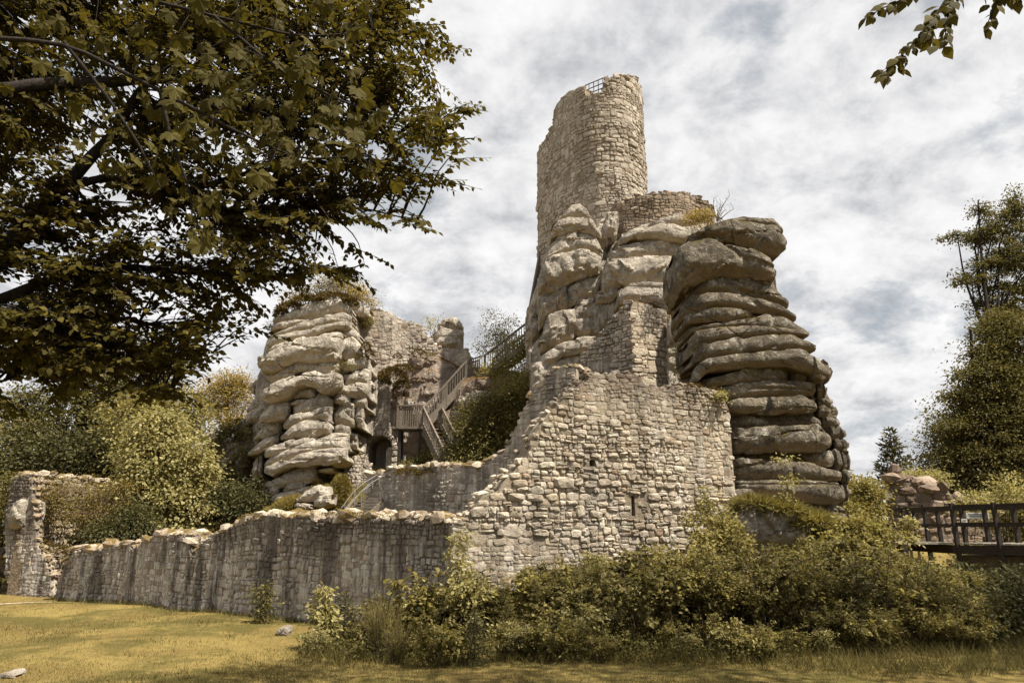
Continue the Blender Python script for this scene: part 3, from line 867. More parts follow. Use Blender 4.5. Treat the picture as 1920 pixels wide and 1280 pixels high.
S4 = [
    (((148, 215), (270, 98), (350, 68), (420, 78), (467, 128)), ((148, 268), (230, 274), (330, 244), (400, 234), (467, 164)), 32.0, 3.8),
    (((478, 150), (560, 90), (680, 58), (800, 68), (873, 98)), ((478, 194), (560, 194), (700, 164), (873, 129)), 32.0, 4.0),
    (((386, 290), (450, 213), (560, 193), (700, 158), (860, 128), (882, 140)), ((386, 339), (460, 334), (500, 294), (620, 259), (750, 244), (882, 274)), 31.9, 4.2),
    (((888, 120), (960, 93), (1080, 108), (1113, 158)), ((888, 274), (960, 294), (1050, 304), (1113, 294)), 32.8, 3.4),
    (((1103, 150), (1150, 133), (1195, 148)), ((1103, 304), (1195, 330)), 33.0, 3.2),
    (((352, 430), (480, 318), (600, 273), (720, 260), (820, 278), (878, 348)), ((352, 444), (450, 434), (600, 429), (700, 404), (800, 374), (878, 389)), 31.7, 4.4),
    (((883, 323), (960, 303), (1067, 333)), ((883, 394), (1000, 399), (1067, 389)), 32.8, 3.2),
    (((88, 430), (170, 338), (240, 278), (384, 253)), ((88, 454), (200, 424), (340, 374), (384, 294)), 32.6, 3.6),
    (((33, 590), (110, 508), (200, 448), (358, 388)), ((33, 609), (150, 579), (250, 514), (358, 444)), 32.2, 4.0),
    (((188, 570), (300, 508), (450, 463), (600, 428), (762, 428)), ((188, 634), (300, 594), (450, 549), (620, 504), (762, 444)), 31.7, 4.6),
    (((188, 680), (300, 598), (450, 543), (620, 498), (760, 438), (880, 398), (1047, 398)), ((188, 764), (250, 700), (330, 668), (450, 648), (600, 588), (750, 556), (900, 554), (1047, 544)), 31.5, 5.0),
    (((100, 660), (194, 558)), ((100, 690), (197, 644)), 32.6, 3.2),
    (((80, 690), (192, 678)), ((80, 835), (192, 800)), 32.6, 3.2),
    (((188, 730), (330, 668), (450, 643), (600, 588), (750, 558), (900, 548), (1037, 548)), ((188, 785), (280, 805), (380, 755), (470, 709), (600, 714), (700, 699), (850, 694), (950, 679), (1037, 644)), 31.1, 5.0),
    (((1043, 398), (1100, 393), (1140, 398)), ((1043, 464), (1100, 470), (1140, 464)), 33.2, 2.6),
    (((1043, 464), (1100, 460), (1135, 466)), ((1043, 540), (1100, 545), (1135, 538)), 33.2, 2.6),
    (((183, 898), (300, 838), (480, 758), (600, 713), (733, 738)), ((183, 944), (300, 939), (450, 909), (650, 874), (733, 834)), 31.7, 4.0),
    (((183, 958), (270, 928), (364, 918)), ((183, 1014), (280, 1014), (364, 974)), 31.7, 3.8),
    (((362, 918), (480, 892), (640, 870)), ((362, 984), (480, 970), (640, 930)), 31.8, 3.8),
    (((218, 1058), (370, 988), (600, 928), (700, 900)), ((205, 1149), (320, 1114), (450, 1044), (700, 960)), 31.6, 4.0),
    (((205, 1110), (400, 1060), (640, 960)), ((205, 1220), (400, 1220), (640, 1200)), 31.8, 3.8),
    (((730, 756), (810, 738), (892, 738)), ((730, 770), (810, 768), (892, 758)), 31.7, 3.0),
]
for zz_, SS in ((z3, S3), (z4, S4)):
    for tp, bt, Y, dp in SS:
        slab(lp, zz_(*tp), zz_(*bt), Y, dp, G, plan=0.90, rnd=(.18, .34), facets=0.72, amp=0.72, grow=1.16)

fb = empty('boulder', P(590, 960, 29.5), 'flat grey boulder lying in grass at the foot of the pale slab pile', 'boulder')
slab(fb, z4((513, 1050), (600, 968), (720, 908), (800, 918), (858, 1000)), z4((513, 1064), (620, 1064), (700, 1054), (858, 1064)), 29.2, 2.4, 'granite', 'stone_body')
fb2 = empty('boulder', P(610, 965, 28.8), 'small rounded boulder leaning against the flat grey boulder, nearer the steel handrail', 'boulder')
slab(fb2, z4((688, 1060), (740, 1010), (862, 998)), z4((688, 1110), (780, 1115), (862, 1080)), 28.7, 1.8, 'granite', 'stone_body')
fb3 = empty('boulder', P(560, 975, 28.4), 'low half buried boulder just above the capstones of the streaked wall', 'boulder')
slab(fb3, z4((490, 1095), (560, 1080), (655, 1100)), z4((490, 1120), (580, 1140), (655, 1130)), 28.2, 1.6, 'granite', 'stone_body')

# ---- knob of three stones on the back wall ----------------------------------
kb = empty('boulder_stack', P(840, 655, 38.5), 'rounded pile of three stacked rocks perched on the back wall against the sky', 'rock')
slab(kb, [(820, 612), (835, 598), (858, 598), (867, 608)], [(820, 622), (845, 624), (867, 618)], 38.2, 2.0, 'granite_mid')
slab(kb, [(815, 630), (825, 614), (850, 620), (868, 618)], [(815, 640), (845, 640), (868, 634)], 38.0, 2.2, 'granite_mid')
slab(kb, [(810, 640), (830, 630), (868, 634)], [(810, 650), (845, 655), (868, 655)], 37.9, 2.2, 'granite_mid')
slab(kb, [(810, 628), (816, 618), (824, 620)], [(806, 648), (816, 650), (826, 646)], 38.0, 1.6, 'granite_mid')

# ---- boulders under the back wall and beside the stair ------------------------
z = zoomer(640, 600, 3.368)
bo = [('reddish boulder with moss scars under the back wall, above the stair landing', [(410, 206, 625, 335)], 36.7, 'granite_pink'),
      ('small moss spotted boulder, upper left among those under the back wall', [(296, 205, 382, 282)], 36.9, 'granite_pink'),
      ('long slanting reddish boulder running behind the upper stair rail', [(428, 325, 635, 425)], 36.4, 'granite_pink'),
      ('narrow block below the moss cushion, over the arched doorway', [(240, 408, 315, 484)], 36.5, 'granite_pink'),
      ('tall pinkish block right below the moss cushion', [(312, 388, 402, 486)], 36.4, 'granite_pink'),
      ('square pinkish block left of the stair rail, in the middle of the crag', [(385, 405, 490, 490)], 36.4, 'granite_pink'),
      ('pinkish block behind the foot of the upper stair flight', [(482, 418, 600, 505)], 36.2, 'granite_pink'),
      ('broad block just above the stair landing', [(318, 482, 485, 570)], 36.2, 'granite_pink'),
      ('shaded boulder under the stair landing, right of the arched doorway', [(340, 690, 455, 860)], 36.5, 'granite_pink'),
      ('top boulder right of the upper stair flight, partly covered by leaves', [(780, 368, 1015, 462)], 34.6, 'granite_pink'),
      ('middle boulder right of the upper stair flight', [(715, 448, 985, 562)], 34.3, 'granite_mid'),
      ('lower boulder right of the upper stair flight, half hidden by bushes', [(815, 538, 975, 625)], 34.0, 'granite_mid'),
      ('dark recessed boulder beneath the upper stair flight', [(560, 560, 830, 700)], 34.8, 'granite_pink'),
      ('dark lower boulder between the two stair flights', [(600, 680, 850, 860)], 34.6, 'granite_pink')]
ic = empty('rock_outcrop', P(830, 900, 36.5), 'reddish mossy crag of blocks under the back wall, behind the wooden stair', 'rock outcrop')
slab(ic, [(735, 650), (790, 655), (860, 690), (920, 690), (990, 700), (1040, 720)], [(735, 960), (880, 960), (1040, 960)], 36.9, 3.4, 'granite_pink', 'rock_core', amp=.6)
slab(ic, [(840, 720), (890, 700), (940, 705), (1010, 730)], [(840, 960), (900, 960), (1010, 960)], 35.3, 3.0, 'granite_pink', 'rock_core', amp=.6)
for lb, bxs, Y, mt in bo:
    bx = bxs[0]
    q = z((bx[0], bx[1]), (bx[2], bx[3]))
    blob(ic, q[0][0], q[0][1], q[1][0], q[1][1], Y, 2.6, mt, 'boulder', tilt=RND.uniform(-2, 3), npl=5, nsec=6)

# ---- rocks on the slope left of the pillar ---------------------------------
z = zoomer(330, 680, 4.574)
sl = empty('rock_outcrop', P(420, 940, 36), 'low broken mossy rocks among bushes on the slope left of the slab pile', 'rock outcrop')
slab(sl, [(345, 850), (400, 826), (450, 806), (500, 785)], [(335, 990), (420, 1000), (500, 1000)], 35.6, 4.0, 'granite_mid', 'rock_core', amp=1.2)
for (lb, bx, Y, tl) in [
    ('pale rock beside the slab pile, highest of the slope rocks', (505, 488, 655, 655), 35.5, 2),
    ('rounded rock with dark lichen in the middle of the slope left of the slab pile', (368, 695, 562, 815), 35.0, 0),
    ('thin flat rock below the rounded one on the left slope', (388, 812, 484, 865), 34.6, 0),
    ('low rock between the bushes and the slab pile', (520, 795, 645, 905), 34.4, 1),
    ('grey triangular boulder low on the left slope beside the bright young tree', (162, 885, 315, 1018), 34.0, 0),
    ('little boulder right of the grey triangular one', (306, 950, 395, 1025), 33.8, 0),
    ('white rock catching the sun left of the slab pile', (178, 725, 318, 835), 35.2, 0),
    ('flat sandy ledge at the top of the left slope', (215, 585, 400, 680), 36.0, 6)]:
    q = z((bx[0], bx[1]), (bx[2], bx[3]))
    blob(sl, q[0][0], q[0][1], q[1][0], q[1][1], Y, 2.2, 'granite', 'boulder', tilt=tl, amp=1.4)

# ---- rocks at the end of the ring wall ---------------------------------------
z = zoomer(0, 870, 4.13)
for (lb, bx, Y, mt) in [
    ('smooth overhanging rock built into the upper end of the ring wall', (60, 285, 215, 490), 26.3, 'granite_mid'),
    ('dark rock under the overhanging one at the end of the ring wall', (95, 490, 175, 600), 26.6, 'granite_dark'),
    ('slanting dark rock at the far left edge beside the ring wall', (-60, 620, 165, 780), 27.0, 'granite_dark'),
    ('dark outcrop low at the far left edge beside the ring wall foot', (-80, 700, 160, 860), 27.2, 'granite_dark')]:
    q = z((bx[0], bx[1]), (bx[2], bx[3]))
    e = empty('rock', P((q[0][0] + q[1][0]) / 2, q[1][1], Y + .6), lb, 'rock', 'rocks at the end of the ring wall')
    blob(e, q[0][0], q[0][1], q[1][0], q[1][1], Y, 1.5, mt, 'stone_body', nsec=3.2, amp=1.0, npl=2.6, tilt=3)
for lb, px, py, w, h, Y in [('white topped stone half sunk in the lawn edge left of the thicket', 530, 1186, 26, 18, 16.0),
                            ('pale flat stone lying in the grass at the bottom left corner', 10, 1268, 40, 14, 12.0)]:
    Y = ground_Y(px, py + h * .32)
    e = empty('rock', P(px, py + h / 2, Y), lb, 'rock', 'stones lying on the lawn edge')
    blob(e, px - w / 2, py - h / 2, px + w / 2, py + h / 2, Y, 0.4, 'granite_mid', 'stone_body', nsec=3)
# ------------------------------------------------------------------ rubble masonry
def stone_variants(mat, n, seed, square=5.0, jit=0.10):
    """n rough stone shapes in a unit cell: x along the wall, -y out of it, z up; 40 faces each"""
    r = np.random.default_rng(seed)
    out = []
    for q in range(n):
        a = np.linspace(0, 2 * np.pi, 8, endpoint=False) + 0.39 + r.uniform(-0.2, 0.2, 8)
        x, y = spow(np.cos(a), 2 / square), spow(np.sin(a), 2 / square)
        sc = 0.5 * (1 + r.uniform(-jit * 1.6, jit * 0.5, 8))
        ring = np.stack([x * sc, 0 * x, y * sc], 1)
        r0, r1, r2 = ring.copy(), ring.copy(), ring * r.uniform(0.62, 0.86, (8, 1))
        r0[:, 1] = 0.5
        r1[:, 1] = -0.45 + r.uniform(-0.15, 0.15, 8)
        r2[:, 1] = -0.88 + r.uniform(-0.22, 0.18, 8)
        r2 += np.array([r.uniform(-.05, .05), 0, r.uniform(-.05, .05)])
        V = np.concatenate([r0, r1, r2, [[r.uniform(-.1, .1), -1.0 + r.uniform(-.2, .15), r.uniform(-.1, .1)]]])
        j = np.arange(8)
        kx = (j + 1) % 8
        Q = np.concatenate([np.stack([j + 8 * m, kx + 8 * m, kx + 8 * m + 8, j + 8 * m + 8], 1) for m in (0, 1)])
        T = np.stack([16 + j, 16 + kx, np.full(8, 24)], 1)
        out.append((V, T, Q, mesh_np('stone', V, [T, Q], mat, False)))
    return out


def chunk_variants(mat, n, seed):
    """rough loose chunks for wall crowns, 40 faces each, about one unit across"""
    r = np.random.default_rng(seed)
    out = []
    for q in range(n):
        V = [[0, 0, -0.5]]
        for zz, rad in ((-0.32, 0.42), (0.12, 0.52), (0.40, 0.32)):
            a = np.linspace(0, 2 * np.pi, 7, endpoint=False) + r.uniform(-.25, .25, 7)
            ra = rad * (1 + r.uniform(-.22, .18, 7))
            V += [[np.cos(t) * s, np.sin(t) * s, zz + r.uniform(-.1, .1)] for t, s in zip(a, ra)]
        V.append([r.uniform(-.1, .1), r.uniform(-.1, .1), 0.5])
        V = np.array(V)
        j = np.arange(7)
        kx = (j + 1) % 7
        T = np.concatenate([np.stack([kx + 1, j + 1, np.zeros(7, int)], 1), np.stack([15 + j, 15 + kx, np.full(7, 22)], 1)])
        Q = np.concatenate([np.stack([1 + j + 7 * m, 1 + kx + 7 * m, 8 + kx + 7 * m, 8 + j + 7 * m], 1) for m in (0, 1)])
        out.append((V, T, Q, mesh_np('capstone', V, [T, Q], mat, False)))
    return out


def euler_m(rx, ry, rz):
    cx, sx, cy, sy, cz, sz = math.cos(rx), math.sin(rx), math.cos(ry), math.sin(ry), math.cos(rz), math.sin(rz)
    return np.array([[cz, -sz, 0], [sz, cz, 0], [0, 0, 1]]) @ np.array([[cy, 0, sy], [0, 1, 0], [-sy, 0, cy]]) @ np.array([[1, 0, 0], [0, cx, -sx], [0, sx, cx]])


def lay(parent, items, variants, name, stuff_name, mat, limit=300):
    """items: (rank, location, euler, scale). The largest become parts, the rest one stuff part"""
    items = sorted(items, key=lambda q: -q[0])
    for k_, (rk, loc, eu, sc) in enumerate(items[:limit]):
        put(name, variants[k_ % len(variants)][3], parent, loc, eu, sc)
    rest = items[limit:]
    if rest:
        mb_ = MB()
        for k_, (rk, loc, eu, sc) in enumerate(rest):
            V, T, Q, _ = variants[k_ % len(variants)]
            W = (V * np.asarray(sc)) @ euler_m(*eu).T + np.asarray(loc)
            n0 = mb_.n
            mb_.add(W, T)
            mb_.Q.append(Q + n0)
        o = mb_.part(stuff_name, mat, parent)
        o['kind'] = 'stuff'


class Wall:
    def __init__(self, cols, seed, jag=0.06, step=0.22, world=False):
        c = np.asarray(cols, float)
        if world:
            X, Yv, zb, zt = c.T
        else:
            T = P(c[:, 0], c[:, 1], c[:, 3])
            X, Yv, zt = T.T
            zb = P(c[:, 0], c[:, 2], c[:, 3])[:, 2]
        s = np.concatenate([[0], np.cumsum(np.hypot(np.diff(X), np.diff(Yv)) + 1e-6)])
        self.L = s[-1]
        n = max(3, int(self.L / step) + 1)
        ss = np.unique(np.concatenate([np.linspace(0, self.L, n), s]))
        r = np.random.default_rng(seed)
        self.s = ss
        self.x, self.y = np.interp(ss, s, X), np.interp(ss, s, Yv)
        self.zb = np.interp(ss, s, zb)
        self.zt = np.interp(ss, s, zt) + jag * r.uniform(-1, 1, len(ss))
        self.r = r
        self.X0, self.Y0, self.s0 = X, Yv, s

    def at(self, s):
        x, y = np.interp(s, self.s, self.x), np.interp(s, self.s, self.y)
        d = 0.12
        a, b = max(0, s - d), min(self.L, s + d)
        tx, ty = np.interp(b, self.s, self.x) - np.interp(a, self.s, self.x), np.interp(b, self.s, self.y) - np.interp(a, self.s, self.y)
        l = math.hypot(tx, ty)
        return x, y, tx / l, ty / l

    def core(self, th, mat, parent, name='mortar_core', cutters=(), inset=0.0):
        tx, ty = np.gradient(self.x, self.s), np.gradient(self.y, self.s)
        l = np.hypot(tx, ty)
        nx_, ny_ = ty / l, -tx / l
        n = len(self.s)
        th = np.broadcast_to(th, (n,))
        fx, fy = self.x - nx_ * inset, self.y - ny_ * inset
        bx, by = self.x - nx_ * th, self.y - ny_ * th
        zt = self.zt - 0.05
        V = np.concatenate([np.stack([fx, fy, self.zb], 1), np.stack([fx, fy, zt], 1), np.stack([bx, by, zt - 0.02], 1), np.stack([bx, by, self.zb], 1)])
        i = np.arange(n - 1)
        Q = [np.stack([i + a * n, i + 1 + a * n, i + 1 + b * n, i + b * n], 1) for a, b in ((0, 1), (1, 2), (2, 3), (3, 0))]
        Q.append(np.array([[0, n, 2 * n, 3 * n], [n - 1, 4 * n - 1, 3 * n - 1, 2 * n - 1]]))
        org = wloc(parent)
        o = put(name, mesh_np(name, V - np.asarray(org), np.concatenate(Q), mat), parent, org)
        if cutters:
            tmp = []
            for cv in cutters:
                c = bpy.data.objects.new('cutter', cv.mesh('cutter'))
                col.objects.link(c)
                tmp.append(c)
                m = o.modifiers.new('cut', 'BOOLEAN')
                m.operation, m.solver, m.object = 'DIFFERENCE', 'EXACT', c
            dg = bpy.context.evaluated_depsgraph_get()
            dg.update()
            me = bpy.data.meshes.new_from_object(o.evaluated_get(dg))
            o.modifiers.clear()
            o.data = me
            for c in tmp:
                bpy.data.objects.remove(c)
        return o

    def stones(self, h, mats, parent, seed, skip=None, prot=(0.03, 0.085), wr=(0.8, 2.6), limit=300, square=4.2, fill=0.94, wob=0.5, zmin=None, name='stone', stuff='rubble_masonry', zcut=None, coursed=1.0):
        r = np.random.default_rng(seed)
        var = stone_variants(mats, 14, seed + 1, square)
        items = []
        z0, z1 = self.zb.min(), self.zt.max()
        zc = z0
        ph = r.uniform(0, 6)
        while zc < z1 + h:
            hk = h * r.choice([r.uniform(.55, .85), r.uniform(.85, 1.15), r.uniform(1.15, 1.6)])
            s = -r.uniform(0, h)
            while s < self.L:
                w = hk * r.uniform(*wr) if r.uniform() > 0.12 else hk * r.uniform(0.55, 0.9)
                sc = s + w / 2
                if 0.02 < sc < self.L - 0.02:
                    cells = [(sc, zc + hk / 2, w, hk)]
                    if r.uniform() < 0.22 and hk > h * 0.85:
                        f = r.uniform(0.35, 0.65)
                        cells = [(sc, zc + hk * f / 2, w, hk * f), (sc, zc + hk * f + hk * (1 - f) / 2, w, hk * (1 - f))]
                    if r.uniform() < 0.07:
                        cells = [(sc, zc + hk * .8, w * 1.25, hk * 1.75)]
                    for (cs, cz, cw, ch) in cells:
                        zz = cz + wob * h * (1.3 * vnoise(np.array([cs * 0.8, cz * 0.6, ph]), seed) + 0.8 * vnoise(np.array([cs * 2.3, cz * 2.5, ph]), seed + 3)) + r.uniform(-.12, .12) * ch
                        top_, bot_ = np.interp(cs, self.s, self.zt), np.interp(cs, self.s, self.zb)
                        if not (bot_ - 0.05 < zz < top_ - ch * 0.28):
                            continue
                        if zmin is not None and zz < zmin(cs):
                            continue
                        if skip and skip(cs, zz, cw, ch):
                            continue
                        x, y, tx, ty = self.at(cs)
                        p = r.uniform(*prot) * (0.35 + 0.8 * float(sstep(-.35, .35, vnoise(np.array([cs * .55, cz * .7, ph + 9]), seed + 8)))) * (1.25 if ch > 1.5 * h else 1)
                        items.append((cw * ch * (1.0 if zz > bot_ else 0.6), (x, y, zz), (r.uniform(-.08, .08), r.normal(0, .075), math.atan2(ty, tx)),
                                      (cw * fill * r.uniform(.92, 1.1), p, ch * fill * r.uniform(0.88, 1.16))))
                s += w
            zc += hk
        lay(parent, items, var, name, stuff, mats, limit)
        return items

    def caps(self, size, th, mat, parent, seed, rows=3, limit=220, s0=0, s1=None, raise_=0.0, spread=1.0):
        r = np.random.default_rng(seed)
        var = chunk_variants(mat, 12, seed + 2)
        items = []
        s1 = self.L if s1 is None else s1
        for q in range(rows):
            off = th * (q + 0.5) / rows
            s = s0 + r.uniform(0, size)
            while s < s1:
                a = size * r.uniform(0.5, 1.5)
                x, y, tx, ty = self.at(s)
                zt = np.interp(s, self.s, self.zt)
                o_ = off + r.uniform(-.1, .1) * th
                items.append((a * (1.0 - 0.2 * q), (x - ty * o_, y + tx * o_, zt + raise_ + a * r.uniform(-.10, .10)), (r.uniform(-.45, .45), r.uniform(-.45, .45), r.uniform(0, 6.3)),
                              (a * r.uniform(.8, 1.4), a * r.uniform(.7, 1.1), a * r.uniform(.38, .72))))
                s += a * r.uniform(0.7, 1.0) * spread
        lay(parent, items, var, 'capstone', 'crown_rubble', mat, limit)


def wall_thing(name, cols, label, cat, world=False):
    c = np.asarray(cols, float)
    if world:
        b = Vector((c[:, 0].mean(), c[:, 1].mean(), c[:, 2].min()))
    else:
        b = Vector(P(c[:, 0], c[:, 2], c[:, 3]).mean(0))
    return empty(name, b, label, cat)


mort = lambda nm, c: plain(nm, c, 0.97, var=0.5, scale=6, bumpd=0.04, spec=0.1)
M['mortar'] = mort('mortar_warm', (0.27, 0.21, 0.145))
M['mortar_dark'] = mort('mortar_dark', (0.11, 0.088, 0.07))
M['mortar_grey'] = mort('mortar_grey', (0.20, 0.165, 0.13))


def same3(c):
    return [c, tuple(x * 1.06 for x in c), tuple(x * 0.94 for x in c)]

# ---- the big sunlit wall ------------------------------------------------------
cols = [(850, 985, 1100, 16.9), (868, 972, 1100, 17.0), (900, 935, 1100, 17.1), (945, 905, 1100, 17.3), (962, 880, 1100, 17.4), (985, 865, 1100, 17.5), (1000, 826, 1100, 17.6),
        (1012, 792, 1100, 17.65), (1040, 766, 1100, 17.8), (1072, 730, 1100, 17.95), (1085, 716, 1100, 18.0), (1110, 699, 1100, 18.15), (1190, 698, 1100, 18.6), (1207, 713, 1100, 18.7),
        (1225, 724, 1100, 18.85), (1290, 722, 1090, 19.3), (1335, 728, 1080, 19.7), (1352, 738, 1080, 19.85), (1366, 760, 1080, 19.95)]
mw = wall_thing('castle_wall', cols, 'big sunlit rubble stone wall with a ragged stepped left edge, joining the dark rock pillar', 'wall')
W = Wall(cols, 21, 0.07)
M['st_main'] = stone_mat('stone_sunlit_wall', [(0.46, 0.385, 0.29), (0.55, 0.485, 0.40), (0.38, 0.31, 0.23)], streak=0.35, pale=0.55, stain=0.30, top=(4.9, 6.9, 0.75), bumpd=0.035)


def hole_at(px, py, w, h, cols_y, th):
    p = P(px, py, cols_y)
    i = np.argmin(np.hypot(W.x - p[0], W.y - p[1]))
    b = MB()
    x, y, tx, ty = W.at(W.s[i])
    b.box((x - ty * 0.3, y + tx * 0.3, p[2]), (w, 0.85, h), np.array([[tx, -ty, 0], [ty, tx, 0], [0, 0, 1]]))
    return W.s[i], p[2], w, h, b


H1 = hole_at(1112, 868, 0.17, 0.16, 18.15, 1)
H2 = hole_at(1181, 948, 0.10, 0.50, 18.55, 1)
W.core(1.1, stone_mat('mortar_sunlit_wall', same3((0.40, 0.33, 0.24)), streak=0.35, pale=0.5, stain=0.3, top=(4.9, 6.9, 0.75), bumpd=0.05), mw, cutters=[H1[4], H2[4]])
W.stones(0.128, M['st_main'], mw, 22, skip=lambda s, zz, w, h: any(abs(s - q[0]) < q[2] / 2 + w * .38 and abs(zz - q[1]) < q[3] / 2 + h * .38 for q in (H1, H2)),
         prot=(0.012, 0.065), wr=(0.75, 2.7), fill=0.97, square=3.4)
s_flat = [np.interp(q, np.asarray(cols)[:, 0], W.s0) for q in (868, 1085, 1195, 1366)]
W.caps(0.22, 1.0, M['st_main'], mw, 23, rows=3, limit=120, raise_=-0.02)

# ---- the low streaked wall -----------------------------------------------------
xs_ = [103, 112, 122, 130, 139, 165, 190, 240, 248, 255, 285, 300, 320, 345, 354, 362, 369, 380, 405, 424, 442, 460, 476, 520, 562, 640, 720, 790, 830, 862]
tp_ = [1118, 1085, 1060, 1042, 1031, 1027, 1024, 1019, 1026, 1025, 1003, 1000, 1000, 1002, 1015, 1034, 1030, 1012, 999, 993, 983, 972, 964, 968, 967, 971, 972, 971, 972, 976]
bt_ = np.interp(xs_, [103, 320, 500, 680, 862], [1128, 1146, 1168, 1178, 1188])
Y_ = np.interp(xs_, [103, 862], [26.0, 17.05])
Y_ = 26.0 + (17.05 - 26.0) * (lambda q: (q - q[0]) / (q[-1] - q[0]))(np.asarray([(x_ - 960) / 1.0 for x_ in xs_]) / 1.0)
# straight in plan: solve distance so that the points lie on one line
pa, pb_ = P(103, 1030, 26.0), P(862, 976, 17.05)
Y_ = []
for x_ in xs_:
    r_ = (x_ - 960) / F * 0.955
    dx, dy = pb_[0] - pa[0], pb_[1] - pa[1]
    tt = (r_ * pa[1] - pa[0]) / (dx - r_ * dy)
    Y_.append(pa[1] + tt * dy)
cols = list(zip(xs_, tp_, bt_, Y_))
lw = wall_thing('low_wall', cols, 'long low rubble wall with dark and white run-off streaks and pale loose capstones, along the lawn', 'wall')
W = Wall(cols, 31, 0.04)
M['st_low'] = stone_mat('stone_streaked_wall', [(0.50, 0.44, 0.375), (0.58, 0.52, 0.455), (0.42, 0.365, 0.31)], streak=0.75, pale=0.8, stain=0.35, top=(1.35, 2.4, 0.62), bumpd=0.04)
M['st_cap'] = stone_mat('stone_cap', [(0.42, 0.35, 0.27), (0.48, 0.42, 0.34), (0.34, 0.27, 0.20)], streak=0.0, pale=0.3, stain=0.2, moss=0.55, bumpd=0.03)
M['st_ring'] = stone_mat('stone_ring_wall', [(0.40, 0.32, 0.23), (0.46, 0.39, 0.30), (0.31, 0.24, 0.17)], streak=0.15, pale=0.3, stain=0.35, moss=0.5, bumpd=0.04)
M['mortar_low'] = stone_mat('mortar_streaked_wall', same3((0.42, 0.37, 0.31)), streak=0.75, pale=0.8, stain=0.35, top=(1.35, 2.4, 0.62), bumpd=0.05)
W.core(1.0, M['mortar_low'], lw)
W.stones(0.140, M['st_low'], lw, 32, prot=(0.015, 0.055), wr=(0.7, 2.1), fill=0.95, square=5)
W.caps(0.36, 1.1, M['st_cap'], lw, 33, rows=4, limit=290, raise_=0.0, spread=0.8)

# ---- ring wall at the far left ----------------------------------------------------
cols = [(21, 905, 965, 27.0), (24, 898, 985, 26.9), (30, 894, 1010, 26.85), (46, 890, 1085, 26.7), (58, 888, 1110, 26.66), (60, 935, 1110, 26.6), (65, 965, 1122, 26.5), (68, 1018, 1122, 26.45), (74, 1034, 1122, 26.4), (87, 1052, 1122, 26.3), (93, 1076, 1122, 26.25), (96, 1112, 1122, 26.2)]
rw = wall_thing('ring_wall', cols, 'tall broken end of the ring wall at far left, sunlit on its right side and streaked on its shaded end', 'wall')
W = Wall(cols, 41, 0.04)
W.core(0.30, M['mortar_low'], rw)
W.stones(0.15, M['st_low'], rw, 42, prot=(0.015, 0.06), wr=(0.7, 2.0), limit=80)
W.caps(0.20, 0.34, M['st_ring'], rw, 49, rows=2, limit=50, spread=0.45)
cols = [(60, 886, 1050, 27.5), (75, 891, 1050, 28.3), (100, 895, 1050, 29.4), (125, 893, 1050, 30.4), (160, 899, 1050, 31.7), (200, 902, 1050, 33.0), (245, 918, 1050, 34.5)]
W = Wall(cols, 43, 0.07)
W.core(0.32, M['mortar'], rw, name='mortar_core')
W.stones(0.20, M['st_ring'], rw, 44, prot=(0.05, 0.16), wr=(0.8, 2.2), limit=200, stuff='rubble_masonry')
W.caps(0.35, 0.5, M['st_cap'], rw, 45, rows=3, limit=70)
cols = [(64, 1018, 1118, 26.5), (80, 1026, 1118, 26.9), (95, 1030, 1112, 27.3), (112, 1030, 1108, 27.75), (128, 1032, 1100, 28.2)]
W = Wall(cols, 46, 0.03)
W.core(0.8, M['mortar'], rw, name='mortar_core')
W.stones(0.13, M['st_ring'], rw, 47, prot=(0.03, 0.10), wr=(1.0, 3.2), limit=60)
W.caps(0.22, 0.7, M['st_cap'], rw, 48, rows=3, limit=30)

# ---- inner terrace wall sweeping up behind the big wall -------------------------
cols = [(688, 893, 965, 28.6), (715, 886, 965, 28.2), (740, 879, 965, 27.9), (770, 877, 965, 27.6), (800, 875, 965, 27.3), (830, 872, 965, 27.0), (860, 870, 965, 26.7), (885, 872, 965, 26.4), (905, 868, 965, 26.1),
        (925, 858, 965, 25.8), (942, 846, 965, 25.5), (955, 826, 960, 25.25), (968, 800, 950, 25.0), (980, 770, 930, 24.8), (992, 745, 900, 24.6), (1008, 722, 880, 24.35), (1030, 700, 850, 24.0), (1055, 688, 800, 23.7), (1080, 690, 790, 23.4)]
tw = wall_thing('terrace_wall', cols, 'streaked inner terrace wall that sweeps steeply up behind the ragged edge of the sunlit wall', 'wall')
W = Wall(cols, 51, 0.06)
M['st_terr'] = stone_mat('stone_terrace_wall', [(0.45, 0.395, 0.335), (0.53, 0.47, 0.405), (0.37, 0.32, 0.265)], streak=0.5, pale=0.6, stain=0.15, bumpd=0.04)
W.core(1.0, stone_mat('mortar_terrace_wall', same3((0.39, 0.34, 0.285)), streak=0.5, pale=0.6, stain=0.15, bumpd=0.05), tw)
W.stones(0.18, M['st_terr'], tw, 52, prot=(0.02, 0.07), wr=(0.8, 2.4), limit=300)
W.caps(0.34, 1.1, M['st_cap'], tw, 53, rows=4, limit=200, raise_=0.02, spread=0.8)

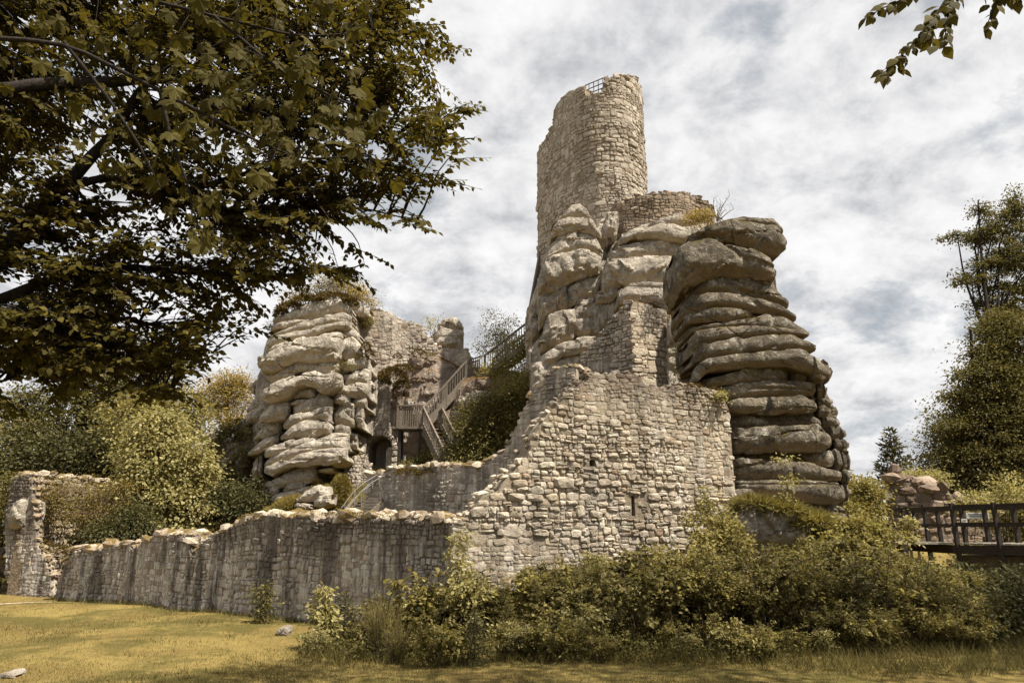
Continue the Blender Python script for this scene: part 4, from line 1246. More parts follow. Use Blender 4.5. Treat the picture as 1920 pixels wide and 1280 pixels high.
# ---- buttress between crag and big wall --------------------------------------------
cols = [(1055, 712, 760, 29.2), (1075, 692, 760, 28.9), (1090, 672, 760, 28.6), (1110, 643, 760, 28.25), (1122, 628, 760, 28.05), (1140, 603, 760, 27.75), (1155, 588, 760, 27.5), (1170, 572, 760, 27.25), (1182, 561, 760, 27.05)]
bw = wall_thing('buttress_wall', cols, 'tall tapering rubble buttress against the crag, its right face bright with sun, above the big wall', 'wall')
W = Wall(cols, 61, 0.06)
M['st_butt'] = stone_mat('stone_buttress', [(0.46, 0.38, 0.29), (0.54, 0.47, 0.38), (0.40, 0.32, 0.235)], streak=0.12, pale=0.4, stain=0.15, bumpd=0.04)
W.core(0.8, M['mortar_grey'], bw)
W.stones(0.155, M['st_terr'], bw, 62, prot=(0.03, 0.10), wr=(0.9, 2.8), limit=180)
W.caps(0.24, 0.7, M['st_terr'], bw, 64, rows=2, limit=60)
cols = [(1182, 561, 770, 27.05), (1200, 564, 770, 27.25), (1222, 571, 770, 27.5), (1242, 580, 770, 27.75), (1258, 590, 770, 27.95)]
W = Wall(cols, 65, 0.04)
W.core(0.8, M['mortar'], bw, name='mortar_core')
W.stones(0.17, M['st_butt'], bw, 66, prot=(0.015, 0.06), wr=(0.9, 3.0), limit=150)

# ---- low wall on top of the crag ------------------------------------------------------
cols = [(1140, 398, 470, 31.6), (1150, 384, 470, 31.3), (1170, 376, 470, 31.0), (1195, 367, 470, 30.9), (1225, 361, 470, 30.9), (1255, 358, 460, 31.0), (1285, 361, 440, 31.3), (1310, 369, 430, 31.8), (1326, 378, 425, 32.4), (1338, 388, 420, 33.2)]
uw = wall_thing('parapet_wall', cols, 'brown curved rubble wall on top of the crag in front of the tower foot', 'wall')
W = Wall(cols, 71, 0.05)
M['st_upper'] = stone_mat('stone_upper_wall', [(0.27, 0.21, 0.155), (0.34, 0.27, 0.20), (0.20, 0.155, 0.115)], streak=0.2, pale=0.2, stain=0.4, bumpd=0.04)
W.core(0.8, M['mortar_grey'], uw)
W.stones(0.16, M['st_upper'], uw, 72, prot=(0.03, 0.10), wr=(0.8, 2.2), limit=300)
W.caps(0.3, 0.7, M['st_upper'], uw, 73, rows=2, limit=80)

# ---- round tower -----------------------------------------------------------------------
front = [(1007, 287, 37.3), (1012, 273, 36.9), (1018, 264, 36.4), (1030, 246, 35.5), (1036, 240, 35.05), (1038, 206, 34.9), (1044, 193, 34.5), (1052, 184, 34.1), (1068, 171, 33.4), (1084, 165, 32.9), (1096, 163, 32.6),
         (1098, 178, 32.57), (1104, 178, 32.45), (1120, 174, 32.25), (1132, 171, 32.2), (1135, 146, 32.2), (1150, 141, 32.2), (1165, 139, 32.35), (1180, 141, 32.7), (1192, 147, 33.3), (1199, 156, 34.0), (1203, 168, 35.0)]
fw = [tuple(P(a, b, c)) for a, b, c in front]
zb_t = P(1100, 440, 31.5)[2]
full = [(p[0], p[1], zb_t, p[2]) for p in fw]
zn = fw[12][2]
cxr, cyr = fw[-1][0], fw[-1][1]
for (x_, y_) in [(cxr - .1, cyr + 1.2), (cxr - .9, cyr + 2.6), (cxr - 2.4, cyr + 3.6), (cxr - 4.2, cyr + 3.8), (fw[0][0] + .5, fw[0][1] + 1.2), (fw[0][0] + .02, fw[0][1] + .25)]:
    full.append((x_, y_, zb_t, min(zn, fw[0][2]) - 0.3))
kt = wall_thing('round_tower', full, 'tall round ruined tower of rubble stone with a gap in its parapet, atop the crag', 'tower', world=True)
W = Wall(full, 81, 0.06, world=True)
M['st_tower'] = stone_mat('stone_tower', [(0.43, 0.375, 0.31), (0.50, 0.445, 0.375), (0.37, 0.315, 0.255)], streak=0.22, pale=0.35, stain=0.30, bumpd=0.045)
M['st_front'] = M['st_tower']
Lf = float(np.interp(len(fw) - 1, np.arange(len(W.s0)), W.s0))
W.core(0.9, mort('mortar_tower', (0.29, 0.235, 0.175)), kt)
W.stones(0.20, M['st_tower'], kt, 82, prot=(0.02, 0.085), wr=(0.8, 2.5), limit=300, fill=0.93, skip=lambda s, zz, w, h: s > Lf + 2.5)
W.caps(0.42, 0.8, M['st_tower'], kt, 83, rows=2, limit=80)
fl = MB()
ring = np.array([(q[0], q[1]) for q in full])
cen = ring.mean(0)
ring = cen + (ring - cen) * 0.9
zf = min(zn, fw[0][2]) - 0.55
nfl = len(ring)
fl.add(np.concatenate([np.c_[ring, np.full(nfl, zf)], [[cen[0], cen[1], zf]]]), [[i, (i + 1) % nfl, nfl] for i in range(nfl)])
fl.part('floor', M['mortar_grey'], kt)
# iron railing across the parapet gap
ra, rb = np.array(P(1086, 165, 33.6)), np.array(P(1140, 143, 32.9))
rl = empty('railing', (ra + rb) / 2, None)
rl.parent = kt
rl.location = Vector((ra + rb) / 2) - wloc(kt)
WORLD[rl.name] = Vector((ra + rb) / 2)
for dz in (0.0, -0.30, -0.58):
    b = MB()
    b.tube([ra + [0, 0, dz], rb + [0, 0, dz]], 0.028, 6)
    b.part('rail', M['iron'], rl)
for f_ in np.linspace(0.02, 0.98, 7):
    b = MB()
    q = ra + (rb - ra) * f_
    b.tube([q, q + [0, 0, -1.15]], 0.022 if 0.05 < f_ < .95 else 0.03, 6)
    b.part('railing_post', M['iron'], rl)

# ---- back wall with the arched doorway ---------------------------------------------------
cols = [(676, 600, 905, 36.2), (690, 582, 905, 36.25), (705, 581, 905, 36.28), (722, 583, 905, 36.3), (738, 590, 905, 36.34), (746, 596, 905, 36.7), (775, 606, 905, 37.0), (792, 613, 905, 37.1), (806, 634, 905, 37.15), (815, 645, 900, 37.2), (835, 652, 890, 37.3), (855, 656, 880, 37.4), (880, 657, 870, 37.5), (892, 690, 860, 37.6)]
gw = wall_thing('gate_wall', cols, 'grey back wall with the dark arched doorway, climbing between slab pile and stair', 'wall')
W = Wall(cols, 91, 0.05)
M['st_gate'] = stone_mat('stone_gate_wall', [(0.44, 0.38, 0.32), (0.52, 0.455, 0.385), (0.37, 0.315, 0.26)], streak=0.35, pale=0.6, stain=0.2, bumpd=0.04)
pc = P(713, 840, 36.27)                        # spring point of the arch
zsill = P(713, 893, 36.27)[2]
ARX, ARR = pc[0], 0.60
tunnel = MB()
pr = [(-ARR, zsill - 0.3)] + [(-ARR * math.cos(t), pc[2] + ARR * 1.05 * math.sin(t)) for t in np.linspace(0, math.pi, 13)] + [(ARR, zsill - 0.3)]
npz = len(pr)
yf, yk = 35.4, 38.4
tv = [(ARX + a, yf, b) for a, b in pr] + [(ARX + a, yk, b) for a, b in pr]
tunnel.add(tv, [[i, (i + 1) % npz, (i + 1) % npz + npz, i + npz] for i in range(npz)])
tm = bpy.data.meshes.new('cutter')
tm.from_pydata([tuple(map(float, q)) for q in tv], [], [list(range(npz - 1, -1, -1)), list(range(npz, 2 * npz))] + [[i, (i + 1) % npz, (i + 1) % npz + npz, i + npz] for i in range(npz)])


class _C:
    def mesh(self, n):
        return tm


W.core(3.4, stone_mat('mortar_gate_wall', same3((0.40, 0.345, 0.285)), streak=0.35, pale=0.6, stain=0.2, bumpd=0.05), gw, cutters=[_C()])


def in_arch(s, zz, w, h):
    x, y, tx, ty = W.at(s)
    dx, dz = abs(x - ARX), zz - pc[2]
    return (dz < 0 and dx < ARR + 0.16 + w * .3 and zz > zsill - .4) or (dz >= 0 and math.hypot(dx, dz) < ARR + 0.20 + h * .3)


W.stones(0.165, M['st_gate'], gw, 92, skip=in_arch, prot=(0.02, 0.07), wr=(0.8, 2.3), limit=300)
W.caps(0.32, 0.9, M['st_gate'], gw, 93, rows=2, limit=90)
arch = empty('doorway', Vector((ARX, 36.2, zsill)))
arch.parent = gw
arch.location = Vector((ARX, 36.2, zsill)) - wloc(gw)
WORLD[arch.name] = Vector((ARX, 36.2, zsill))
av = stone_variants(M['st_gate'], 6, 95, 6, 0.06)
for i_, t in enumerate(np.linspace(0.06, math.pi - 0.06, 15)):
    rr = ARR + 0.13
    put('arch_stone', av[i_ % 6][3], arch, (ARX - rr * math.cos(t), 36.24, pc[2] + rr * 1.04 * math.sin(t)), (0, t - math.pi / 2, 0), (0.155, 0.12, 0.27))
for sgn in (-1, 1):
    zq = zsill
    while zq < pc[2] - 0.1:
        hq = RND.uniform(0.2, 0.32)
        put('jamb_stone', av[RND.randrange(6)][3], arch, (ARX + sgn * (ARR + 0.13), 36.24, zq + hq / 2), (0, 0, 0), (0.30, 0.11, hq * 0.93))
        zq += hq
# dark rough masonry standing inside the passage
ps = MB()
ps.box((ARX + 0.42, 36.9, zsill + 0.75), (0.36, 0.5, 1.5))
ps.part('passage_pier', M['passage'], arch)

# curved ramp of small stones left of the doorway
cols = [(640, 905, 965, 33.2), (646, 880, 965, 33.2), (655, 866, 965, 33.3), (668, 856, 960, 33.6), (684, 850, 950, 34.2), (692, 862, 945, 34.6), (698, 880, 940, 34.9)]
aw = wall_thing('ramp_wall', cols, 'small bulging stump of rough wall left of the arched doorway, above the steel handrail', 'wall')
W = Wall(cols, 97, 0.05)
W.core(1.6, M['mortar_grey'], aw)
W.stones(0.15, M['st_terr'], aw, 98, prot=(0.05, 0.14), wr=(0.8, 2.0), limit=160)
W.caps(0.30, 1.5, M['st_cap'], aw, 99, rows=5, limit=60)

# ---- ruined wall stump behind the bridge ---------------------------------------------------
cols = [(1658, 912, 1035, 29.2), (1668, 908, 1035, 28.9), (1676, 905, 1035, 28.7), (1695, 902, 1035, 28.6), (1715, 904, 1035, 28.6), (1738, 908, 1035, 28.6), (1760, 914, 1035, 28.7), (1780, 928, 1035, 28.8), (1800, 934, 1035, 28.9), (1822, 950, 1035, 29.0), (1850, 956, 1035, 29.1), (1880, 968, 1035, 29.3)]
sw = wall_thing('ruined_wall', cols, 'crumbling reddish wall stump with rough slabs on its crown, behind the dark wooden bridge', 'wall')
W = Wall(cols, 101, 0.05)
M['st_stump'] = stone_mat('stone_stump', [(0.25, 0.185, 0.14), (0.32, 0.25, 0.195), (0.18, 0.13, 0.098)], streak=0.3, pale=0.15, stain=0.5, bumpd=0.05)
W.core(1.2, M['mortar_grey'], sw)
W.stones(0.24, M['st_stump'], sw, 102, prot=(0.02, 0.12), wr=(0.8, 2.6), limit=220)
W.caps(0.62, 1.1, M['st_stump'], sw, 103, rows=4, limit=110, raise_=0.05)
q = P(1676, 885, 29.0)
put('capstone', chunk_variants(M['st_stump'], 1, 7)[0][3], sw, q, (0.2, 0.1, 0.4), (0.55, 0.5, 0.7))
q = P(1672, 900, 28.9)
put('capstone', chunk_variants(M['st_stump'], 1, 9)[0][3], sw, q, (0.1, 0.3, 0.9), (1.0, 0.8, 0.5))
# ------------------------------------------------------------------ wooden stair
def vparts(mb_, name, mat, parent):
    return mb_.part(name, mat, parent)


def flight(parent, A, B, side, width, steps, rail_h=1.0, nb=14, mat='wood'):
    """stair flight from foot A to head B (inner string line); side: unit vector towards the second string"""
    A, B, side = np.asarray(A, float), np.asarray(B, float), np.asarray(side, float)
    up = np.array([0, 0, 1.0])
    for s_ in (0, 1):
        o = side * width * s_
        b = MB()
        b.bar(A + o - up * .05, B + o - up * .05, 0.07, 0.30)
        b.part('stringer', M[mat], parent)
        b = MB()
        b.bar(A + o + up * rail_h, B + o + up * rail_h, 0.09, 0.075)
        b.part('handrail', M[mat], parent)
        b = MB()
        b.bar(A + o + up * 0.22, B + o + up * 0.22, 0.05, 0.06)
        b.part('lower_rail', M[mat], parent)
        for f_ in np.linspace(0.03, 0.97, nb):
            q = A + (B - A) * f_ + o
            b = MB()
            b.bar(q + up * 0.20, q + up * (rail_h - .02), 0.045, 0.03)
            b.part('baluster', M[mat], parent)
        for f_ in (0.0, 0.5, 1.0):
            q = A + (B - A) * f_ + o
            b = MB()
            b.bar(q - up * 0.15, q + up * (rail_h + .04), 0.09, 0.09)
            b.part('post', M[mat], parent)
    for k_ in range(steps):
        f_ = (k_ + 0.5) / steps
        q = A + (B - A) * f_ + side * width / 2
        d = B - A
        d[2] = 0
        d /= np.linalg.norm(d)
        b = MB()
        b.box(q, (width - 0.08, 0.28, 0.045), np.stack([side, d, up], 1))
        b.part('tread', M[mat], parent)


st = empty('staircase', P(838, 872, 31.6), 'grey wooden staircase with slatted railings, rising in two flights from doorway to crag', 'staircase')
L0 = np.array(P(792, 800, 34.6))                      # head of the lower flight, left string
F0 = np.array(P(838, 900, 32.0))
flight(st, F0 + [0, 0, 0.0], L0, np.array([0.86, 0.30, 0.0]) / np.linalg.norm([0.86, .30, 0]), 0.95, 13, nb=17)
# landing
lc = np.array(P(770, 806, 34.9))
b = MB()
b.box((lc[0], 35.0, L0[2] - .06), (1.75, 1.25, 0.12))
b.part('landing_floor', M['wood'], st)
for px_ in np.linspace(748, 790, 11):
    q = np.array(P(px_, 803, 34.4))
    b = MB()
    b.bar([q[0], 34.4, L0[2]], [q[0], 34.4, L0[2] + 1.0], 0.055, 0.025)
    b.part('baluster', M['wood'], st)
q0, q1 = np.array(P(746, 770, 34.38)), np.array(P(792, 770, 34.38))
b = MB()
b.bar([q0[0], 34.38, L0[2] + 1.02], [q1[0], 34.38, L0[2] + 1.02], 0.09, 0.07)
b.part('handrail', M['wood'], st)
for xx, yy in ((q0[0], 34.4), (q0[0], 35.6)):
    b = MB()
    b.bar([xx, yy, L0[2] - .1], [xx, yy, L0[2] + 1.05], 0.1, 0.1)
    b.part('post', M['wood'], st)
b = MB()
b.bar([q0[0], 34.4, L0[2] + 1.02], [q0[0], 35.6, L0[2] + 1.02], 0.09, 0.07)
b.part('handrail', M['wood'], st)
for yy in np.linspace(34.55, 35.45, 7):
    b = MB()
    b.bar([q0[0], yy, L0[2]], [q0[0], yy, L0[2] + 1.0], 0.025, 0.075)
    b.part('baluster', M['wood'], st)
for xx, yy in ((q0[0] + .1, 34.6), (q1[0] - .1, 34.6), (q0[0] + .1, 35.4)):
    b = MB()
    b.bar([xx, yy, L0[2] - 2.6], [xx, yy, L0[2] - .1], 0.14, 0.14)
    b.part('support_post', M['wood_dark'], st)
# upper flight to the rock ledge
U0, U1 = np.array(P(797, 800, 34.7)), np.array(P(874, 712, 35.6))
flight(st, U0, U1, np.array([-0.25, 0.97, 0]), 0.95, 12, nb=16)
# level gangway
G0, G1 = U1, np.array(P(905, 702, 35.9))
b = MB()
b.bar(G0 + [-.1, .5, -.08], G1 + [.1, .5, -.08], 1.05, 0.10)
b.part('gangway_floor', M['wood'], st)
for o in (np.zeros(3), np.array([-.2, .95, 0])):
    b = MB()
    b.bar(G0 + o + [0, 0, 1.0], G1 + o + [0, 0, 1.0], 0.09, 0.07)
    b.part('handrail', M['wood'], st)
    for f_ in np.linspace(0.05, 0.95, 8):
        q = G0 + (G1 - G0) * f_ + o
        b = MB()
        b.bar(q, q + [0, 0, 1.0], 0.05, 0.03)
        b.part('baluster', M['wood'], st)
for q in (U1, U1 + [-.2, .95, 0]):
    b = MB()
    b.bar(q + [0, 0, -1.6], q + [0, 0, -.1], 0.12, 0.12)
    b.part('support_post', M['wood_dark'], st)

st2 = empty('staircase', P(915, 700, 35.8), 'upper stair overgrown with leaves, rising against the crag below the tower', 'staircase')
flight(st2, P(908, 702, 35.8), P(990, 640, 34.0), np.array([0.45, 0.88, 0]), 0.9, 12, nb=18)
st3 = empty('staircase', P(988, 600, 34.4), 'steep thin ladder stair seen edge on at the left edge of the crag', 'staircase')
flight(st3, P(990, 622, 34.2), P(1012, 500, 35.4), np.array([0.8, 0.6, 0]), 0.5, 10, nb=12, rail_h=0.8)

# ------------------------------------------------------------------ steel handrail on the small steps
sh = empty('handrail', P(690, 955, 27.4), 'thin galvanised steel double handrail rising to the arched doorway over the terrace wall', 'handrail')


def rail(pts, r=0.016):
    b = MB()
    b.tube(np.array([P(*q) for q in pts]), r, 8)
    return b


for nm, pts in (('top_rail', [(640, 952, 26.6), (664, 920, 27.0), (682, 905, 27.4), (705, 891, 28.2), (735, 882, 29.2), (752, 876, 30)]), ('top_rail', [(652, 952, 26.2), (676, 922, 26.6), (694, 906, 27.0), (716, 893, 27.8), (737, 885, 28.8)]),
                ('middle_rail', [(646, 955, 26.6), (664, 934, 27.0), (682, 918, 27.4), (700, 906, 28.2)])):
    rail(pts).part(nm, M['steel'], sh)
for (px_, a_, c_, Y) in ((664, 920, 950, 27.0), (677, 921, 951, 26.6), (697, 896, 915, 28.0), (711, 897, 912, 27.6), (646, 943, 958, 26.7)):
    rail([(px_, a_, Y), (px_ + 1, c_, Y)], 0.018).part('railing_post', M['steel'], sh)
sp_ = empty('steps', P(684, 958, 26.6), 'short flight of plank steps beneath the steel handrail', 'steps')
for k_ in range(6):
    q = np.array(P(668 + k_ * 6, 962 - k_ * 5.5, 26.3 + k_ * 0.28))
    b = MB()
    b.box(q, (0.85, 0.28, 0.06))
    b.part('tread', M['wood'], sp_)
for o in (-0.42, 0.42):
    b = MB()
    b.bar(np.array(P(668, 966, 26.3)) + [o, 0, -.05], np.array(P(698, 938, 27.7)) + [o, 0, -.05], 0.05, 0.22)
    b.part('stringer', M['wood'], sp_)

# ------------------------------------------------------------------ signs
def plate(name, label, px, py, w, h, Y, lines, cat='sign', yaw=0.0, post=None):
    c = np.array(P(px, py, Y))
    e = empty(name, c, label, cat)
    R_ = np.array([[math.cos(yaw), -math.sin(yaw), 0], [math.sin(yaw), math.cos(yaw), 0], [0, 0, 1]])
    b = MB()
    b.box(c, (w, 0.025, h), R_)
    b.part('panel', M['sign'], e)
    for (dx, dz, lw_, lh) in lines:
        b = MB()
        b.box(c + R_ @ np.array([dx * w, -0.017, dz * h]), (lw_ * w, 0.006, lh * h), R_)
        b.part('text_line', M['ink'], e)
    if post:
        b = MB()
        b.bar(c + [0, .03, h * .4], c + [0, .03, -post], 0.05, 0.05)
        b.part('post', M['wood_dark'], e)
    return e


plate('info_sign', 'small white notice board right of the arched doorway', 754, 858, 0.36, 0.26, 36.45, [(0, .26, .7, .09), (0, .02, .75, .06), (0, -.16, .72, .06)])
plate('plaque', 'pale plaque on the rock above the stair landing', 771, 755, 0.22, 0.14, 35.7, [(0, .1, .6, .1), (0, -.15, .6, .1)])

# ------------------------------------------------------------------ dark wooden bridge on the right
br = empty('wooden_bridge', P(1795, 1050, 22.5), 'dark wooden footbridge with post and rail sides crossing the ditch at the right edge', 'bridge')
C0, C1, C2 = np.array(P(1655, 1008, 27.5)), np.array(P(1795, 1018, 22.8)), np.array(P(2010, 1012, 20.0))
zdk = C1[2] + 0.02
C0[2] = C2[2] = C1[2] = zdk
off = np.array([0.55, 1.55, 0])


def run(A, B, posts, rails, beam=True):
    for f_, dn in posts:
        q = A + (B - A) * f_
        b = MB()
        b.bar(q + [0, 0, -dn], q + [0, 0, 1.18], 0.115, 0.115)
        b.part('post', M['wood_dark'], br)
    for rz in rails:
        b = MB()
        b.bar(A + [0, 0, rz], B + [0, 0, rz], 0.06, 0.115 if rz > .9 else 0.085)
        b.part('rail', M['wood_dark'], br)


run(C0, C1, [(0.0, .4), (0.34, 0.3), (0.66, 0.6)], (1.05, 0.52))
run(C1, C2, [(0.0, .9), (0.40, 0.9), (0.95, .9)], (1.08, 0.56))
run(C0 + [1.7, .9, 0], C1 + off + [.8, .2, 0], [(0.05, .3), (0.55, .3), (1.0, .3)], (1.05, 0.52))
run(C1 + off + [.8, .2, 0], C2 + off, [(0.3, .3), (0.65, .3)], (1.05, 0.52))
for A, B in ((C1, C2), (C0, C1)):
    d = (B - A) / np.linalg.norm(B - A)
    sd = np.array([-d[1], d[0], 0])
    if sd[1] < 0:
        sd = -sd
    n = int(np.linalg.norm(B - A) / 0.2)
    for k_ in range(n):
        q = A + d * (k_ + .5) * 0.2 + sd * 0.85
        b = MB()
        b.box(q + [0, 0, -.03 + 0.006 * (k_ % 2)], (0.185, 1.75, 0.05), np.stack([d, sd, [0, 0, 1]], 1))
        b.part('plank', M['board'], br)
    for o in (0.06, 1.6):
        b = MB()
        b.bar(A + sd * o + [0, 0, -.20], B + sd * o + [0, 0, -.20], 0.16, 0.26)
        b.part('beam', M['wood_dark'], br)
ab = empty('abutment', P(1850, 1050, 22.4), 'dark stained concrete abutment under the near span of the footbridge', 'abutment')
d = (C2 - C1) / np.linalg.norm(C2 - C1)
sd = np.array([-d[1], d[0], 0])
b = MB()
b.box((C1 + C2) / 2 + sd * 0.75 + [0, 0, -1.25], (np.linalg.norm(C2 - C1) + .3, 0.9, 1.75), np.stack([d, sd, [0, 0, 1]], 1))
b.part('wall_block', M['concrete'], ab)
for q, lb, w, h, ln in ((1833, 'wide white notice fixed to the far rail of the footbridge', 0.66, 0.2, [(-.02, .18, .8, .14), (0, -.14, .7, .12)]),
                        (1808, 'small white notice below and left of the wide one on the footbridge', 0.17, 0.14, [(0, .1, .6, .12)])):
    plate('notice', lb, q, 966 if w > .5 else 976, w, h, 23.9, ln, yaw=-0.25)
plate('notice', 'small pale plaque at the upper left corner of the crumbling reddish wall', 1667, 929, 0.24, 0.17, 28.78, [(0, .1, .5, .1)])
# ------------------------------------------------------------------ foliage
def unit(v):
    return v / (np.linalg.norm(v, axis=-1, keepdims=True) + 1e-9)


def cards(pos, d, nrm, L, Wd, fold=0.18):
    """folded pointed leaves: base, two flanks, tip"""
    d = unit(d)
    s = unit(np.cross(d, nrm))
    n = unit(np.cross(s, d))
    L, Wd = np.broadcast_to(L, len(pos))[:, None], np.broadcast_to(Wd, len(pos))[:, None]
    a = pos
    m = pos + d * L * 0.45 + n * L * fold * 0.35
    V = np.stack([a, m - s * Wd / 2, pos + d * L, m + s * Wd / 2], 1).reshape(-1, 3)
    i = np.arange(len(pos))[:, None] * 4
    return V, np.concatenate([i + [[0, 1, 2]], i + [[0, 2, 3]]])


def sphere(r, n):
    return unit(r.normal(size=(n, 3)))


def crown(lobes, ncl, per, spread, size, seed, flat=0.5, shell=0.55, droop=0.25, wid=0.55, up=0.9):
    r = np.random.default_rng(seed)
    C, R = np.array([l[0] for l in lobes], float), np.array([l[1] for l in lobes], float)
    w = (R[:, 0] * R[:, 2]) ** 0.9
    w /= w.sum()
    k = r.choice(len(lobes), ncl, p=w)
    dr = sphere(r, ncl)
    rad = shell + (1 - shell) * r.uniform(0, 1, ncl) ** 0.7
    cc = C[k] + dr * R[k] * rad[:, None]
    m = np.maximum(1, (per * r.uniform(0.5, 1.5, ncl)).astype(int))
    idx = np.repeat(np.arange(ncl), m)
    n = len(idx)
    sp = spread * r.uniform(0.6, 1.3, ncl)
    off = r.normal(size=(n, 3)) * sp[idx][:, None] * np.array([1, 1, flat])
    # each cluster leans outward so it reads as a spray
    off[:, 2] -= 0.35 * np.hypot(off[:, 0], off[:, 1]) * r.uniform(0, 1, n)
    pos = cc[idx] + off
    out = unit(off + dr[idx] * 0.5 * sp[idx][:, None])
    d = unit(out + r.normal(size=(n, 3)) * 0.5 - np.array([0, 0, droop]))
    nr = unit(np.array([0, 0, up]) + r.normal(size=(n, 3)) * 0.55)
    L = size * r.uniform(0.65, 1.3, n)
    V, Fc = cards(pos, d, nr, L, L * wid)
    return V, Fc, cc, k


def curve(a, b, sag, n=6, seed=0):
    a, b = np.asarray(a, float), np.asarray(b, float)
    t = np.linspace(0, 1, n)[:, None]
    p = a + (b - a) * t
    L = np.linalg.norm(b - a)
    p[:, 2] += (sag * L * 4 * (t * (1 - t)))[:, 0]
    w = vnoise(p * 1.7 / max(L, .5) + 3, seed), vnoise(p * 1.7 / max(L, .5) + 40, seed)
    e = (4 * t * (1 - t))[:, 0] * 0.07 * L
    p[:, 0] += w[0] * e
    p[:, 1] += w[1] * e
    return p


def pxl(px, py, rx, ry, Y, dz=0.8):
    c = P(px, py, Y)
    s = np.linalg.norm(c - np.array([0, 0, CZ])) / F
    return c, np.array([rx * s, rx * s * dz, ry * s])


def tree(name, label, cat, base, lobes, mat, ncl, per, spread, size, trunk_r, seed, group=None, bark='bark', twigs=1, flat=0.5, shell=0.5, droop=0.25, wid=0.55, stems=1, trunkname='trunk', limb=True):
    base = np.asarray(base, float)
    e = empty(name, base, label, cat, group)
    lob = [(np.asarray(c) - base, r) for c, r in (pxl(*l) for l in lobes)]
    V, Fc, cc, k = crown(lob, ncl, per, spread, size, seed, flat, shell, droop, wid)
    b = MB()
    top = max(l[0][2] + 0.4 * l[1][2] for l in lob)
    cx = np.mean([l[0][:2] for l in lob], 0)
    r = np.random.default_rng(seed + 3)
    if stems == 1:
        ax = curve([0, 0, -0.3], [cx[0] * 0.8, cx[1] * 0.8, top], 0.0, 9, seed)
        b.tube(ax, np.linspace(trunk_r, trunk_r * 0.2, 9), 8)
    else:
        ax = np.array([[0, 0, 0.0]] * 9)
    if limb:
        for (c, R) in lob:
            hz = np.clip(c[2] * 0.55, 0.1, top)
            i = np.argmin(np.abs(ax[:, 2] - hz)) if stems == 1 else 0
            q = curve(ax[i] + (r.normal(size=3) * trunk_r * 2 * np.array([1, 1, 0]) if stems > 1 else 0), c, 0.08, 7, seed + 5)
            b.tube(q, np.linspace(trunk_r * 0.42, trunk_r * 0.14, 7), 5)
    for j in range(0, len(cc), max(1, int(1 / max(twigs, 1e-3)))):
        if twigs <= 0:
            break
        q = curve(lob[k[j]][0], cc[j], 0.05, 5, j)
        b.tube(q, np.linspace(trunk_r * 0.13, trunk_r * 0.035, 5), 4)
    put(trunkname, b.mesh(trunkname, M[bark], True), e, base)
    o = put('crown' if trunkname == 'trunk' else 'foliage', mesh_np('crown', V, Fc, M[mat]), e, base)
    o['kind'] = 'stuff'
    return e


def gp(px, py, Y, sink=0.1):
    """tree foot on the ground below a pixel"""
    p = P(px, py, Y)
    return np.array([p[0], p[1], float(gz(p[0], p[1])) - sink])


# ---- trees at the left -----------------------------------------------------------
tree('broad_tree', 'big dark broad leaved tree behind the ring wall at far left', 'tree', gp(150, 940, 42),
     [(45, 775, 55, 45, 42), (120, 730, 80, 55, 42), (220, 690, 85, 80, 42), (95, 830, 95, 60, 41), (200, 810, 110, 80, 41.5), (285, 745, 45, 70, 42), (15, 880, 40, 22, 41), (160, 640, 60, 45, 43), (60, 850, 60, 40, 42)],
     'leaf_far', 520, 62, 0.62, 0.21, 0.40, 201, flat=0.4, shell=0.35)
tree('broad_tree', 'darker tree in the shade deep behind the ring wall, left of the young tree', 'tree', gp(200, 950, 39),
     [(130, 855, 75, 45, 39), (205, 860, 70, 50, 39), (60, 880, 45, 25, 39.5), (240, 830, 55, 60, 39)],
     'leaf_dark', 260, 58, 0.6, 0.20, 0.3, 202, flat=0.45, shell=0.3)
tree('young_tree', 'bright sunlit young tree just behind the low streaked wall', 'tree', gp(300, 1000, 31.5),
     [(300, 800, 40, 36, 31.5), (312, 855, 62, 52, 31), (285, 925, 68, 58, 30.6), (338, 955, 55, 48, 30.8), (265, 870, 40, 48, 31.2), (360, 900, 40, 50, 31.4), (300, 980, 60, 25, 30.4)],
     'leaf_light', 330, 75, 0.40, 0.155, 0.12, 203, flat=0.35, shell=0.45, wid=0.75, droop=0.5)
tree('broad_tree', 'olive tree rising behind the bright young tree on the left slope', 'tree', gp(300, 960, 36),
     [(255, 780, 45, 45, 36), (325, 770, 50, 45, 36), (356, 790, 22, 40, 36), (345, 830, 50, 50, 36.2)],
     'leaf_thicket_light', 240, 56, 0.50, 0.16, 0.2, 204, flat=0.45, shell=0.4)
tree('autumn_tree', 'yellow leaved tree on the skyline left of the slab pile', 'tree', gp(425, 860, 46),
     [(425, 735, 42, 36, 46), (452, 722, 18, 30, 46), (405, 765, 34, 28, 45.6), (386, 735, 10, 28, 46), (462, 760, 14, 26, 46), (440, 785, 34, 20, 45.5), (418, 712, 18, 20, 46)],
     'leaf_gold', 230, 44, 0.42, 0.15, 0.16, 205, shell=0.3)
tree('bush', 'straggly rust coloured bush with bare twigs showing, in front of the ring wall', 'bush', gp(165, 1020, 29.2),
     [(150, 922, 66, 28, 29.0), (105, 940, 34, 28, 29.2), (205, 940, 44, 36, 29.0), (228, 915, 22, 20, 29.2), (165, 965, 60, 30, 28.6)],
     'leaf_rust', 420, 24, 0.22, 0.085, 0.07, 206, bark='bark_pale', trunkname='stems', stems=3, shell=0.35)
